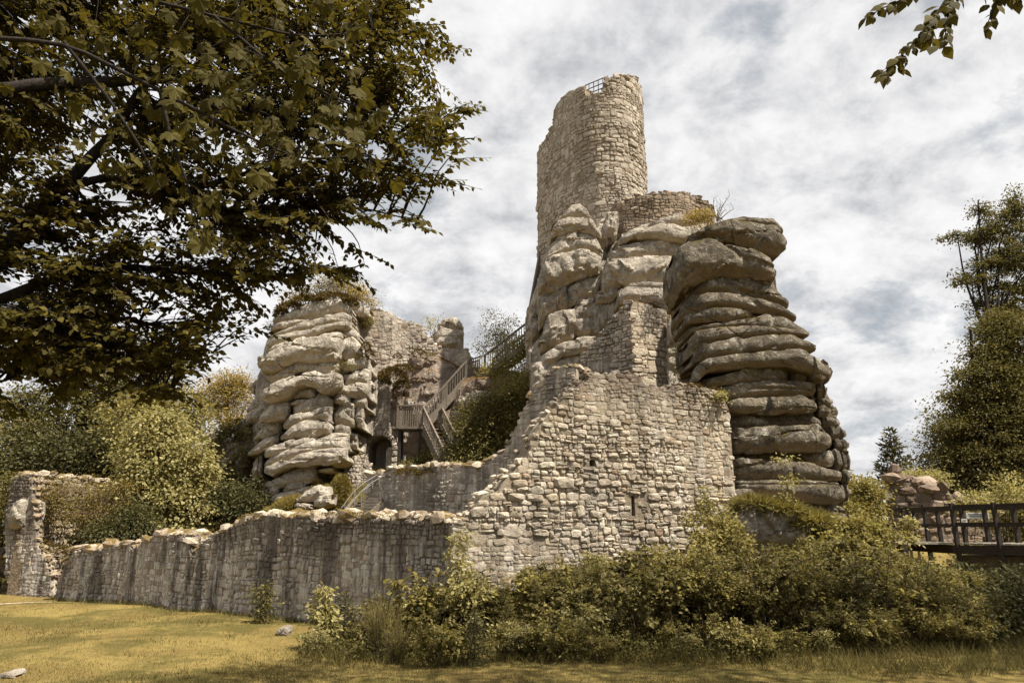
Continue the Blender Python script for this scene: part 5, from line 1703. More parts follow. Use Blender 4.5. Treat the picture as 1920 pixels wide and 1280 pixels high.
for lb, bs, lobs, mt, n in [
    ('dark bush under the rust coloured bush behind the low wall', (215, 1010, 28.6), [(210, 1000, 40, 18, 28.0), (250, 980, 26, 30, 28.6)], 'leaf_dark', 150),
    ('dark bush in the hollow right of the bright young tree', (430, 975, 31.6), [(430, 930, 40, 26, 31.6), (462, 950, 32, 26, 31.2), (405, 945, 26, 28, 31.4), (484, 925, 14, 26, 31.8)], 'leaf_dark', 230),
    ('moss green bush on the sandy ledge of the left slope', (425, 850, 35.5), [(430, 806, 20, 14, 35.3), (404, 830, 14, 8, 35), (450, 800, 14, 10, 35.3)], 'leaf_thicket', 50),
    ('tangled bush covering the slope rocks beside the slab pile', (455, 880, 34.0), [(462, 846, 14, 12, 34.0), (440, 884, 22, 8, 33.8), (474, 815, 8, 10, 34.2)], 'leaf_thicket', 36),
    ('shaded bush at the far left edge behind the ring wall', (10, 1040, 29.0), [(8, 960, 28, 46, 29.2), (-20, 1000, 40, 40, 28.8), (20, 905, 10, 14, 29.4)], 'leaf_thicket', 150),
    ('bush with yellowish leaves at far left edge above the slanting rock', (-10, 980, 30.5), [(2, 935, 22, 20, 30.4)], 'leaf_light', 40)]:
    tree('bush', lb, 'bush', gp(*bs), lobs, mt, n, 46, 0.34, 0.13, 0.06, 300 + n + len(lb), trunkname='stems', stems=3, twigs=0.4, shell=0.35)

# dead stump on the slope
e = empty('tree_stump', gp(288, 830, 33.5), 'broken grey snag of a dead tree above the bright young tree', 'dead tree')
b = MB()
for dx, h in ((0, 50), (8, 34), (-7, 26)):
    a_, c_ = P(288 + dx, 850, 33.5), P(286 + dx * 1.3, 832 - h, 33.5)
    b.tube(curve(a_, c_, 0, 5, int(dx + 9)), np.linspace(0.17, 0.05, 5), 7)
b.part('trunk', M['bark_pale'], e)

# ---- plants on the rocks ---------------------------------------------------------
for nm, lb, cat, bs, lobs, mt, n, per, sp, sz in [
    ('bush', 'golden bush on top of the slab pile, right part of its crown', 'bush', P(655, 572, 35.2), [(662, 545, 30, 20, 35.2), (688, 560, 14, 14, 35.4), (640, 535, 22, 14, 35)], 'leaf_gold', 95, 34, .26, .10),
    ('bush', 'orange bush on top of the slab pile, left of the golden one', 'bush', P(600, 560, 34.6), [(600, 540, 34, 14, 34.6), (625, 525, 24, 12, 34.8), (570, 552, 24, 10, 34.4)], 'leaf_rust', 95, 34, .24, .09),
    ('bush', 'tiny pale bush at the upper left edge of the slab pile', 'bush', P(541, 575, 34.2), [(541, 558, 11, 13, 34.2)], 'leaf_gold', 22, 26, .18, .08),
    ('bush', 'tuft of twigs low on the left edge of the slab pile', 'bush', P(508, 615, 33.6), [(507, 608, 8, 9, 33.6)], 'leaf_thicket', 14, 20, .14, .07),
    ('bush', 'green tuft in the corner where slab pile and back wall meet', 'bush', P(680, 615, 35.5), [(679, 603, 17, 10, 35.4), (690, 598, 9, 9, 35.4)], 'leaf_thicket_light', 50, 36, .20, .075),
    ('bush', 'small green tuft on a ledge halfway up the slab pile', 'bush', P(645, 692, 31.6), [(646, 683, 12, 10, 31.5)], 'leaf_thicket', 20, 26, .15, .07),
    ('sapling', 'thin sapling growing behind the back wall, left of the rock knob', 'sapling', P(805, 628, 39.4), [(806, 605, 9, 20, 39.4), (790, 616, 10, 8, 39.4), (822, 600, 4, 10, 39.4)], 'leaf_light', 34, 18, .22, .09),
    ('bush', 'light leaved bush beside the overgrown upper stair, left of the crag', 'bush', P(935, 690, 36.8), [(928, 628, 26, 24, 36.8), (955, 605, 16, 18, 36.8), (905, 650, 20, 18, 36.6), (918, 596, 6, 22, 36.9), (948, 650, 30, 20, 36.6)], 'leaf_light', 120, 26, .30, .105),
    ('bush', 'reddish tinted bush between light bush and crag, above the stair rail', 'bush', P(950, 660, 37.4), [(944, 632, 12, 10, 37.4)], 'leaf_rust', 22, 22, .22, .10),
    ('climbing_plant', 'leafy creeper hanging over the upper stair flight at the crag', 'creeper', P(975, 720, 33.4), [(975, 645, 14, 22, 33.3), (950, 672, 26, 14, 33.4), (925, 692, 22, 10, 33.8), (985, 690, 18, 26, 33.0), (960, 715, 34, 20, 33.0), (1000, 720, 14, 30, 32.6)], 'leaf_thicket_light', 190, 34, .28, .10),
    ('bush', 'big dark bush filling the hollow right of the stair', 'bush', gp(905, 880, 31.6), [(895, 800, 50, 42, 31.6), (935, 830, 48, 42, 31.2), (868, 850, 28, 24, 31.8), (965, 770, 28, 56, 31.2), (910, 855, 60, 22, 31.0), (930, 760, 40, 30, 31.8)], 'leaf_thicket', 380, 60, .36, .13),
    ('bush', 'lighter young bush at the top right of the dark hollow, against the crag', 'bush', P(985, 760, 30.6), [(985, 725, 22, 26, 30.6), (1000, 700, 12, 18, 30.4), (960, 740, 26, 18, 30.8), (975, 790, 18, 24, 30.6)], 'leaf_thicket_light', 130, 32, .28, .10),
    ('bush', 'small bush at the foot of the stair, right of the notice board', 'bush', gp(780, 880, 34.6), [(790, 860, 16, 14, 34.4), (770, 872, 20, 10, 34.2), (806, 845, 8, 12, 34.6)], 'leaf_thicket', 60, 36, .24, .10),
    ('bush', 'little yellow green plant growing on the doorway sill', 'plant', P(706, 893, 35.8), [(707, 884, 8, 7, 35.8)], 'leaf_light', 22, 24, .16, .09),
    ('bush', 'yellow plant on top of the crag just left of the dark pillar', 'bush', P(1315, 415, 26.6), [(1316, 404, 24, 9, 26.6), (1300, 410, 14, 7, 26.6), (1335, 416, 12, 5, 26.6)], 'leaf_gold', 60, 26, .18, .07),
    ('bush', 'green plants in the gap between buttress and dark pillar', 'bush', P(1280, 715, 23.5), [(1281, 690, 8, 20, 23.6), (1276, 660, 5, 12, 23.8)], 'leaf_light', 50, 30, .16, .08),
    ('fern', 'small fern at the corner of big wall and dark pillar', 'fern', P(1350, 745, 19.6), [(1352, 740, 8, 6, 19.6)], 'leaf_light', 16, 16, .10, .09)]:
    tree(nm, lb, cat, bs, lobs, mt, n, per, sp, sz, 0.04, 400 + len(lb) * 3, trunkname='stems', stems=3, twigs=0.6, shell=0.25)

# bare twigs on the crag
e = empty('twiggy_shrub', P(1345, 412, 26.8), 'nearly bare twiggy shrub sticking up between crag and dark pillar against the sky', 'shrub')
b = MB()
r = np.random.default_rng(77)
for (x1, y1) in [(1338, 372), (1352, 380), (1368, 366), (1360, 392), (1376, 392), (1330, 385), (1345, 390)]:
    a_, c_ = P(1345, 415, 26.8), P(x1, y1, 26.8 + r.uniform(-.3, .3))
    q = curve(a_, c_, 0.05, 6, x1)
    b.tube(q, np.linspace(.022, .008, 6), 4)
    for j in (3, 4, 5):
        b.tube([q[j], q[j] + r.normal(size=3) * 0.12 + [0, 0, .12]], [.009, .005], 3)
b.part('stems', M['twig'], e)
V, Fc, _, _ = crown([(P(1355, 390, 26.8), np.array([.5, .3, .4]))], 14, 5, .12, .06, 5)
put('foliage', mesh_np('foliage', V - np.asarray(wloc(e)), Fc, M['leaf_rust']), e, wloc(e))


# moss cushions: many tiny tufts lying on the rock
def moss(label, pts, Y, n, mat='moss', h=0.10, seed=1):
    """pts: list of (px, py, rx, ry)"""
    e = None
    r = np.random.default_rng(seed)
    Vs, Fs, k0 = [], [], 0
    for (px, py, rx, ry) in pts:
        c, R = pxl(px, py, rx, ry, Y, 0.7)
        m = int(n * rx * ry / 300)
        dr = sphere(r, m)
        dr[:, 2] = np.abs(dr[:, 2]) * 1.6 - 0.6
        p = c + dr * R * r.uniform(.75, 1.05, (m, 1))
        V, Fc = cards(p, unit(dr + r.normal(size=(m, 3)) * .6 + [0, 0, .2]), sphere(r, m), h * r.uniform(.6, 1.5, m), h * (.45 if mat == 'moss' else .10))
        Vs.append(V)
        Fs.append(Fc + k0)
        k0 += len(V)
    V = np.concatenate(Vs)
    b_ = V.mean(0)
    b_[2] = V[:, 2].min()
    o = put('moss', mesh_np('moss', V - b_, np.concatenate(Fs), M[mat]), None, b_)
    tag(o, label, 'moss', kind='stuff')


moss('orange moss and dry grass capping the slab pile', [(545, 578, 26, 9), (580, 566, 34, 9), (625, 560, 36, 9), (528, 588, 12, 10), (655, 566, 16, 7)], 33.4, 1500, h=.13, seed=1)
moss('thick moss cushion on the reddish boulders above the arch', [(735, 706, 30, 16), (752, 692, 22, 8), (718, 714, 14, 10), (755, 722, 14, 8)], 35.6, 1500, h=.10, seed=2)
moss('moss streaks on the upper reddish boulder', [(785, 660, 12, 4), (770, 655, 8, 3), (800, 664, 14, 3), (745, 668, 8, 6)], 35.9, 1500, h=.08, seed=3)
moss('brown moss in the corner right of the slab pile', [(686, 650, 9, 9), (692, 662, 8, 6), (680, 672, 12, 4), (640, 762, 10, 4), (632, 768, 5, 6)], 33.0, 1500, h=.09, seed=4)
moss('yellow moss on the terrace wall crown', [(765, 885, 26, 6), (800, 886, 22, 4), (840, 882, 18, 4)], 27.3, 1300, h=.08, seed=5)
moss('yellow moss lying among the capstones of the low wall', [(470, 968, 20, 4), (680, 966, 40, 5), (760, 968, 36, 5), (820, 966, 26, 5), (620, 964, 20, 3)], 18.6, 700, h=.05, seed=6)
moss('moss on the ledge of the ring wall', [(105, 1030, 26, 6), (82, 1020, 14, 5), (70, 935, 14, 4)], 27.2, 1200, h=.08, seed=7)
moss('orange moss specks on the dark pillar ledges', [(1398, 592, 10, 3), (1412, 598, 12, 3), (1408, 692, 12, 3), (1300, 720, 14, 4), (1330, 412, 22, 4)], 20.7, 1100, h=.05, seed=8)
moss('hanging grass over the mossy boulder', [(1415, 945, 36, 4), (1465, 956, 36, 5), (1515, 978, 34, 8), (1540, 996, 20, 10)], 18.5, 2600, 'leaf_thicket_light', h=.24, seed=9)
moss('yellow moss on the left end of the mossy boulder', [(1392, 942, 22, 4), (1420, 942, 14, 3)], 18.4, 2600, 'leaf_light', h=.08, seed=12)
moss('grass and moss at the foot of the slab pile', [(560, 945, 40, 10), (610, 928, 34, 12), (640, 912, 14, 16), (540, 958, 40, 6), (632, 940, 14, 16)], 30.6, 3000, 'grass_light', h=.2, seed=10)
moss('moss on top of the sunlit wall beside the dark pillar', [(1300, 724, 18, 3), (1340, 730, 10, 4)], 19.3, 1000, h=.05, seed=11)

# ---- right hand trees -------------------------------------------------------------
tree('tall_tree', 'tall airy tree with visible limbs at the right edge, crown open to the sky', 'tree', gp(1900, 960, 42),
     [(1905, 395, 30, 42, 42), (1868, 425, 34, 26, 42), (1838, 445, 34, 14, 42.4), (1795, 440, 36, 7, 42), (1890, 470, 40, 30, 42), (1850, 500, 52, 14, 42), (1822, 525, 34, 10, 41.6), (1885, 540, 44, 26, 42), (1850, 570, 36, 14, 42), (1900, 600, 40, 36, 42), (1865, 615, 30, 14, 41.8), (1930, 500, 40, 80, 42), (1838, 395, 14, 20, 42.2), (1880, 590, 44, 20, 42)],
     'leaf_far', 640, 46, 0.26, 0.16, 0.22, 501, flat=0.3, shell=0.15, twigs=1)
tree('broad_tree', 'large dense tree with sunlit left flank filling the right edge', 'tree', gp(1880, 985, 37),
     [(1895, 650, 50, 60, 37), (1866, 700, 34, 44, 36.4), (1870, 745, 56, 50, 36.6), (1905, 760, 60, 80, 37), (1845, 800, 48, 40, 36.4), (1880, 850, 70, 70, 36.6), (1840, 880, 50, 50, 36.2), (1920, 920, 60, 70, 36), (1850, 940, 60, 40, 36), (1830, 760, 30, 40, 36.6), (1822, 700, 26, 9, 36.6), (1806, 742, 30, 9, 36.4), (1786, 800, 30, 10, 36.4), (1826, 660, 22, 9, 36.8), (1772, 850, 30, 10, 36.2)],
     'leaf_far', 800, 110, 0.42, 0.15, 0.32, 502, flat=0.33, shell=0.55)
tree('broad_tree', 'darker rounded tree left of the large dense one, behind the crumbling wall', 'tree', gp(1790, 985, 39),
     [(1800, 830, 42, 40, 39), (1775, 865, 36, 50, 38.6), (1820, 880, 50, 50, 38.4), (1790, 925, 50, 40, 38), (1760, 910, 24, 34, 38.8), (1850, 940, 60, 30, 37.6)],
     'leaf_far', 300, 140, 0.55, 0.14, 0.24, 503, flat=0.33, shell=0.5)


def needles(seed, H, R, n_whorl, per, tw, size, wid, taper=0.85):
    """spruce: whorls of drooping boughs carrying flat needle sprays"""
    r = np.random.default_rng(seed)
    pos, dirs = [], []
    b = MB()
    b.tube([[0, 0, -.05], [0, 0, H * .5], [0.01 * H, 0, H]], [H * .02, H * .012, H * .003], 6)
    for i, t in enumerate(np.linspace(0.04, 0.99, n_whorl)):
        k_ = r.integers(5, 8) if t < 0.9 else 4
        a0 = r.uniform(0, 6.3)
        for j in range(k_):
            a = a0 + 6.283 * j / k_ + r.uniform(-.3, .3)
            L = R * ((1 - t) ** taper + 0.05) * r.uniform(0.7, 1.15)
            rise = 0.5 * t + r.uniform(-.1, .25)
            o = np.array([0, 0, t * H])
            dv = np.array([math.cos(a), math.sin(a), rise])
            tip = o + dv * L - np.array([0, 0, 0.12 * L * (1 - t)])
            b.tube([o, (o + tip) / 2 + [0, 0, .04 * L], tip], [H * .005, H * .003, H * .001], 3)
            m = max(6, int(per * L / R))
            f = r.uniform(0.12, 1.0, m)
            side = r.choice([-1, 1], m)
            sd = np.array([-math.sin(a), math.cos(a), 0])
            base = o + (tip - o) * f[:, None] + np.array([0, 0, .04 * L]) * (4 * f * (1 - f))[:, None]
            spread = (1.05 - f)[:, None] * L * tw
            pos.append(base + sd * side[:, None] * spread * r.uniform(0, 1, (m, 1)))
            dirs.append(sd * side[:, None] * 0.8 + dv * 0.8 + r.normal(size=(m, 3)) * 0.45)
    pos, dirs = np.concatenate(pos), np.concatenate(dirs)
    n = len(pos)
    V, Fc = cards(pos, dirs, unit(np.array([0, 0, 1.]) + r.normal(size=(n, 3)) * .6), size * r.uniform(.6, 1.3, n), size * wid, 0.05)
    return V, Fc, b


def spruce(label, base, H, R, seed, name='spruce', cat='tree', group=None, mat='needle', **kw):
    V, Fc, b = needles(seed, H, R, **kw)
    e = empty(name, base, label, cat, group)
    put('trunk', b.mesh('trunk', M['bark'], True), e, base)
    o = put('boughs', mesh_np('boughs', V, Fc, M[mat]), e, base)
    o['kind'] = 'stuff'
    return e


gb = gp(1690, 985, 52)
spruce('slender spruce standing alone against the sky behind the crumbling wall', gb, float(P(1690, 806, 52)[2] - gb[2]), 2.6, 601, n_whorl=24, per=46, tw=0.30, size=0.42, wid=0.30)
for (px, pt, Y, lb, s_) in [(1600, 880, 33, 'young spruce close beside the dark rock pillar, right of its foot', 602), (1632, 902, 31, 'small spruce between dark pillar and crumbling wall', 603), (1720, 870, 40, 'young spruce right behind the crown of the crumbling wall', 604)]:
    gb = gp(px, 985, Y)
    spruce(lb, gb, float(P(px, pt, Y)[2] - gb[2]), 1.1, s_, n_whorl=16, per=40, tw=0.32, size=0.24, wid=0.3, mat='leaf_thicket_light' if s_ != 604 else 'leaf_light')
for lb, bs, lobs, mt, n in [
    ('yellow lit bush right behind the crumbling wall', (1720, 960, 33), [(1715, 893, 36, 12, 33), (1750, 900, 26, 12, 33)], 'leaf_light', 80),
    ('bright sapling leaves standing above the bridge rail at the right', (1890, 990, 26), [(1892, 908, 22, 16, 26), (1880, 930, 16, 14, 26)], 'leaf_light', 40),
    ('yellow green fern like sprig above the corner post of the bridge', (1822, 985, 25), [(1820, 934, 20, 7, 25), (1834, 950, 10, 10, 25)], 'leaf_light', 26),
    ('tall light bush in the gap between dark pillar and crumbling wall', (1620, 985, 25.5), [(1612, 940, 34, 34, 25.5), (1590, 965, 26, 26, 25), (1625, 920, 18, 24, 25.6)], 'leaf_thicket_light', 190),
    ('bush behind the footbridge on the far bank, right edge', (1890, 1000, 27.5), [(1880, 985, 40, 30, 27.5), (1925, 970, 30, 40, 27.2)], 'leaf_thicket', 110)]:
    tree('bush', lb, 'bush', gp(*bs), lobs, mt, n, 36, 0.26, 0.11, 0.05, 700 + n + len(lb), trunkname='stems', stems=3, twigs=0.5, shell=0.3)
# the wood that closes the view behind the castle
for i_, (px, Y, hh, lb) in enumerate([(-80, 60, 12, 'wood edge tree far left, behind the big dark tree'), (560, 75, 9, 'tree hidden low behind the slab pile'), (1980, 55, 17, 'wood edge tree beyond the right border')]):
    g_ = gp(px, 985, Y)
    e = empty('broad_tree', g_, lb, 'tree', 'trees of the wood behind')
    V, Fc, cc, kk = crown([(np.array([0, 0, hh * .62]), np.array([hh * .36, hh * .3, hh * .38])), (np.array([hh * .2, 0, hh * .4]), np.array([hh * .3, hh * .3, hh * .3])), (np.array([-hh * .2, 0, hh * .42]), np.array([hh * .3, hh * .3, hh * .3]))], 260, 50, .8, .28, 800 + i_)
    b = MB()
    b.tube([[0, 0, -.3], [0, .1, hh * .4], [.2, 0, hh * .8]], [.3, .2, .06], 7)
    put('trunk', b.mesh('trunk', M['bark'], True), e, g_)
    put('crown', mesh_np('crown', V, Fc, M['leaf_far']), e, g_)['kind'] = 'stuff'

# ------------------------------------------------------------------ thicket below the big wall
def proto_broad(seed, n_stem, leaf, per, wid=0.6, droop=0.2, wide=0.55):
    """shrub one metre high"""
    r = np.random.default_rng(seed)
    b = MB()
    pos, dr = [], []
    for s_ in range(n_stem):
        a, ln = r.uniform(0, 6.283), r.uniform(.2, 1.0)
        tip = np.array([math.cos(a) * wide * ln, math.sin(a) * wide * ln, r.uniform(0.55, 1.05) * (1.05 - .35 * ln)])
        st_ = np.array([math.cos(a) * .08, math.sin(a) * .08, -0.05])
        q = curve(st_, tip, 0.06, 7, seed + s_)
        b.tube(q, np.linspace(.011, .003, 7), 4)
        for j in range(7):
            f = r.uniform(.36, 1)
            c = st_ + (tip - st_) * f + [0, 0, .06 * 4 * f * (1 - f)]
            aa = a + r.uniform(-1.5, 1.5)
            tw_ = np.array([math.cos(aa), math.sin(aa), r.uniform(-.05, .5)]) * r.uniform(.10, .26)
            b.tube([c, c + tw_], [.004, .002], 3)
            m = per
            g = r.uniform(0.1, 1.1, m)[:, None]
            pos.append(c + tw_ * g + r.normal(size=(m, 3)) * .028)
            dr.append(unit(np.broadcast_to(tw_, (m, 3))) + r.normal(size=(m, 3)) * .7 - [0, 0, droop])
    pos, dr = np.concatenate(pos), np.concatenate(dr)
    n = len(pos)
    L = leaf * r.uniform(.6, 1.3, n)
    V, Fc = cards(pos, dr, unit(np.array([0, 0, .9]) + r.normal(size=(n, 3)) * .5), L, L * wid)
    return V, Fc, b


def proto_wisp(seed):
    r = np.random.default_rng(seed)
    b = MB()
    Vs, Fs, k0 = [], [], 0
    for s_ in range(110):
        a, ln = r.uniform(0, 6.283), r.uniform(.05, .42)
        p0 = np.array([r.normal() * .05, r.normal() * .05, 0])
        tip = np.array([math.cos(a) * ln, math.sin(a) * ln, r.uniform(.6, 1.05)])
        q = curve(p0, tip, .02, 6, s_)
        b.tube(q, np.linspace(.006, .0015, 6), 3)
        for j in range(14):
            f = r.uniform(.3, 1)
            c = p0 + (tip - p0) * f
            d = unit(tip - p0 + r.normal(size=3) * .35)
            V, Fc = cards(c[None], d[None], sphere(r, 1), r.uniform(.06, .15), .006)
            Vs.append(V)
            Fs.append(Fc + k0)
            k0 += len(V)
    return np.concatenate(Vs), np.concatenate(Fs), b


protos = {}


def proto(kind, q):
    if (kind, q) not in protos:
        if kind == 'bramble':
            V, Fc, b = proto_broad(900 + q, 26, .048, 24)
        elif kind == 'leafy_shrub':
            V, Fc, b = proto_broad(930 + q, 18, .072, 17, .72, .45, .5)
        elif kind == 'sapling':
            V, Fc, b = proto_broad(945 + q, 6, .05, 20, .62, .4, .18)
        elif kind == 'young_spruce':
            V, Fc, b = needles(960 + q, 1.0, .42, n_whorl=13, per=46, tw=.34, size=.075, wid=.20)
        else:
            V, Fc, b = proto_wisp(990 + q)
        mats = {'sapling': ['leaf_light', 'leaf_thicket_light'], 'bramble': ['leaf_thicket', 'leaf_thicket_light', 'leaf_thicket'], 'leafy_shrub': ['leaf_thicket_light', 'leaf_light', 'leaf_thicket'], 'young_spruce': ['needle', 'leaf_thicket'], 'broom_shrub': ['leaf_thicket', 'leaf_thicket_light']}[kind]
        protos[(kind, q)] = (b.mesh('stems', M['twig'], True), mesh_np('foliage', V, Fc, M[mats[q % len(mats)]]))
    return protos[(kind, q)]


TL = {'bramble': ('small leaved bramble', 'bush', 'bramble bushes of the thicket'),
      'sapling': ('slim upright sapling', 'sapling', 'saplings of the thicket'),
      'leafy_shrub': ('broad leaved shrub', 'shrub', 'broad leaved shrubs of the thicket'),
      'young_spruce': ('young spruce', 'spruce', 'young spruces of the thicket'),
      'broom_shrub': ('wispy broom', 'shrub', 'broom shrubs of the thicket')}
ZONES = [(680, 'at the left tip of the thicket'), (800, 'before the streaked wall\'s right end'), (900, 'below the joint of the two walls'), (1000, 'below the ragged wall edge'),
         (1090, 'left of the square wall hole'), (1150, 'under the square wall hole'), (1230, 'under the narrow wall slit'), (1310, 'right of the narrow wall slit'), (1390, 'below the sunlit wall\'s right corner'),
         (1490, 'below the mossy boulder'), (1590, 'below the dark pillar\'s right foot'), (1690, 'below the crumbling wall'), (1800, 'below the footbridge corner post'), (9999, 'near the right border')]
ROWS = [(14.35, 'at the thicket\'s front edge'), (15.0, 'close behind the front edge'), (15.75, 'in the thicket\'s middle'), (16.5, 'above the thicket\'s middle'), (17.3, 'high in the thicket'), (99, 'at the thicket\'s top')]
top_px = [560, 620, 680, 740, 800, 860, 920, 1000, 1080, 1160, 1240, 1300, 1340, 1400, 1480, 1540, 1600, 1660, 1720, 1780, 1860, 1960]
top_py = [1165, 1120, 1085, 1055, 1040, 1050, 1045, 1062, 1050, 1035, 1010, 1005, 1005, 1004, 1006, 1012, 1010, 1018, 1040, 1065, 1085, 1090]
r = np.random.default_rng(4242)
spots = []
for Y, n, jit in ((14.1, 15, 50), (14.7, 17, 45), (15.4, 17, 40), (16.1, 16, 34), (16.8, 14, 26), (17.6, 12, 20), (18.5, 9, 14)):
    x0 = -3.0 - (0.9 if Y > 14.5 else 0) + max(0, Y - 15.6) * 1.0
    x1 = {14.1: 7.4}.get(Y, 8.6 + (Y - 14) * 0.9)
    for i_ in range(n):
        x = x0 + (x1 - x0) * (i_ + r.uniform(.1, .9)) / n
        y = Y + r.uniform(-.35, .35) + (0.16 * max(0, x - 4) if Y < 14.5 else 0) + (0.25 * max(0, -1.5 - x) if Y < 14.5 else 0)
        d1 = -((x - WB[0]) * N1[0] + (y - WB[1]) * N1[1])
        d2 = -((x - WB[0]) * N2[0] + (y - WB[1]) * N2[1])
        if (d1 > -0.5 and x < WB[0] + .3) or (d2 > -0.25 and x < 6.2):
            continue
        if 4.4 < x < 8.6 and y > 19.2:
            continue
        spots.append((x, y))
spots.sort(key=lambda q: q[0] / q[1])
seen_ = {}
for i_, (x, y) in enumerate(spots):
    px = 960 + x / (y * 0.955) * F
    g_ = float(gz(x, y))
    tpy = np.interp(px, top_px, top_py) + r.uniform(-12, 40) - 14 * (y > 16)
    H = float(P(px, tpy, y)[2]) - g_
    u = r.uniform()
    kind = 'bramble' if u < .46 else 'leafy_shrub' if u < .80 else 'young_spruce'
    if px < 800 and r.uniform() < .40:
        kind = 'broom_shrub'
    if px > 1250 and y < 16 and r.uniform() < .16:
        kind = 'young_spruce'
    if r.uniform() < .13:
        kind = 'sapling'
    H = np.clip(H * r.uniform(.85, 1.08), .45, 2.0)
    if y < 14.9:
        H = min(H, r.uniform(.5, 1.05))
    if kind == 'sapling':
        H = H * r.uniform(1.05, 1.3)
    q = int(r.integers(0, 3 if kind in ('bramble', 'leafy_shrub') else 2))
    sm, fm = proto(kind, q)
    zone = next(t for lim, t in ZONES if px < lim)
    rowt = next(t for lim, t in ROWS if y < lim)
    lab_, cat_, grp_ = TL[kind]
    lb_ = f'{lab_} {rowt}, {zone}'
    seen_[lb_] = seen_.get(lb_, 0) + 1
    if seen_[lb_] > 1:
        lb_ = ('rightmost ' if seen_[lb_] == 3 else 'right hand ') + lb_
    e = empty(kind, (x, y, g_ - .03), lb_, cat_, grp_)
    w_ = H * r.uniform(.85, 1.25) if kind != 'young_spruce' else H * r.uniform(.9, 1.2)
    w_ = max(w_, .75 if kind != 'young_spruce' else .5)
    rz = r.uniform(0, 6.283)
    put('stems', sm, e, wloc(e) if e.name in WORLD else e.location, (0, 0, rz), (w_, w_, H))
    put('foliage', fm, e, e.location, (0, 0, rz), (w_, w_, H))['kind'] = 'stuff'

# individual eye-catching plants
for lb, nm, cat, bs, lobs, mt, n, per, sp, sz in [
    ('tall light sapling rising in front of the junction of low wall and big wall', 'sapling', 'sapling', (865, 1150, 15.9), [(862, 1010, 14, 26, 15.9), (858, 1060, 20, 30, 15.8), (868, 1110, 22, 30, 15.8)], 'leaf_light', 60, 18, .085, .085),
    ('light maple sapling at the left end of the thicket', 'sapling', 'sapling', (612, 1200, 15.4), [(612, 1110, 10, 14, 15.4), (606, 1145, 18, 16, 15.3), (618, 1172, 22, 16, 15.2)], 'leaf_light', 44, 16, .09, .105),
    ('small leafy shoot climbing the streaked wall', 'creeper', 'creeper', (498, 1165, 19.2), [(497, 1110, 9, 18, 19.3), (494, 1140, 14, 20, 19.2), (478, 1104, 5, 6, 19.3)], 'leaf_thicket', 34, 16, .10, .09),
    ('spindly light sapling in front of the dark rock pillar', 'sapling', 'sapling', (1474, 985, 18.4), [(1470, 860, 12, 12, 18.6), (1476, 900, 14, 14, 18.5), (1472, 935, 12, 14, 18.4)], 'leaf_light', 36, 10, .10, .075),
    ('light shrub before the right corner of the sunlit wall', 'shrub', 'shrub', (1330, 1020, 17.2), [(1325, 940, 22, 26, 17.4), (1345, 965, 26, 22, 17.2), (1300, 975, 18, 22, 17.2)], 'leaf_thicket_light', 80, 16, .10, .07),
    ('leafy bush against the mossy boulder', 'bush', 'bush', (1350, 1050, 16.6), [(1350, 985, 36, 18, 16.8), (1380, 1010, 30, 22, 16.6), (1320, 1015, 30, 24, 16.5)], 'leaf_thicket_light', 100, 18, .12, .10),
    ('light broad leaved bush right of the mossy boulder', 'bush', 'bush', (1610, 1070, 17.5), [(1600, 985, 34, 26, 17.6), (1640, 1000, 34, 22, 17.5), (1570, 1020, 40, 26, 17.3), (1620, 1030, 44, 22, 17.2)], 'leaf_thicket_light', 170, 20, .13, .11),
    ('slim yellow sapling in front of the footbridge', 'sapling', 'sapling', (1706, 1060, 19.5), [(1708, 985, 9, 16, 19.5), (1706, 1010, 12, 14, 19.4)], 'leaf_light', 26, 14, .10, .10),
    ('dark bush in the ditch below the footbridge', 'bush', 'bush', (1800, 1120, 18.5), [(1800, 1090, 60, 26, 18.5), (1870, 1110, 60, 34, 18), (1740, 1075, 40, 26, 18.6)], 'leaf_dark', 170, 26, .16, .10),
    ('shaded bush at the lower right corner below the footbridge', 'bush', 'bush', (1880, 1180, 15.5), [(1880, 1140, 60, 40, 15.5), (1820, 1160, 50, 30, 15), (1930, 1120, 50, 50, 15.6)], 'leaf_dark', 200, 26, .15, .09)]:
    tree(nm, lb, cat, gp(*bs, 0.02), lobs, mt, n, per, sp, sz, 0.022, 1000 + len(lb), trunkname='stems', stems=2, twigs=1, shell=0.15, bark='twig', wid=.62, droop=.35)

# low ground cover filling the floor of the thicket
n = 90000
x, y = r.uniform(-5, 15, n), r.uniform(13.6, 21, n)
d1 = -((x - WB[0]) * N1[0] + (y - WB[1]) * N1[1])
m = ((d1 < -.1) | (x > WB[0])) & (x > -4.2 + .9 * np.maximum(y - 15.6, 0)) & (y > 13.9 + .16 * np.maximum(x - 4, 0) + .25 * np.maximum(-1.5 - x, 0) + .3 * vnoise(np.stack([x, x, x], -1), 3)) & (np.abs(x) < y * .8 + 1)
x, y = x[m], y[m]
n = len(x)
pos = np.stack([x, y, gz(x, y) + r.uniform(.0, .32, n)], -1)
V, Fc = cards(pos, r.normal(size=(n, 3)) + [0, 0, .1], unit(np.array([0, 0, .8]) + r.normal(size=(n, 3)) * .6), .075 * r.uniform(.6, 1.4, n), .045)
tag(put('ground_cover', mesh_np('ground_cover', V, Fc, M['leaf_thicket'])), 'low leafy ground cover under the thicket', kind='stuff')
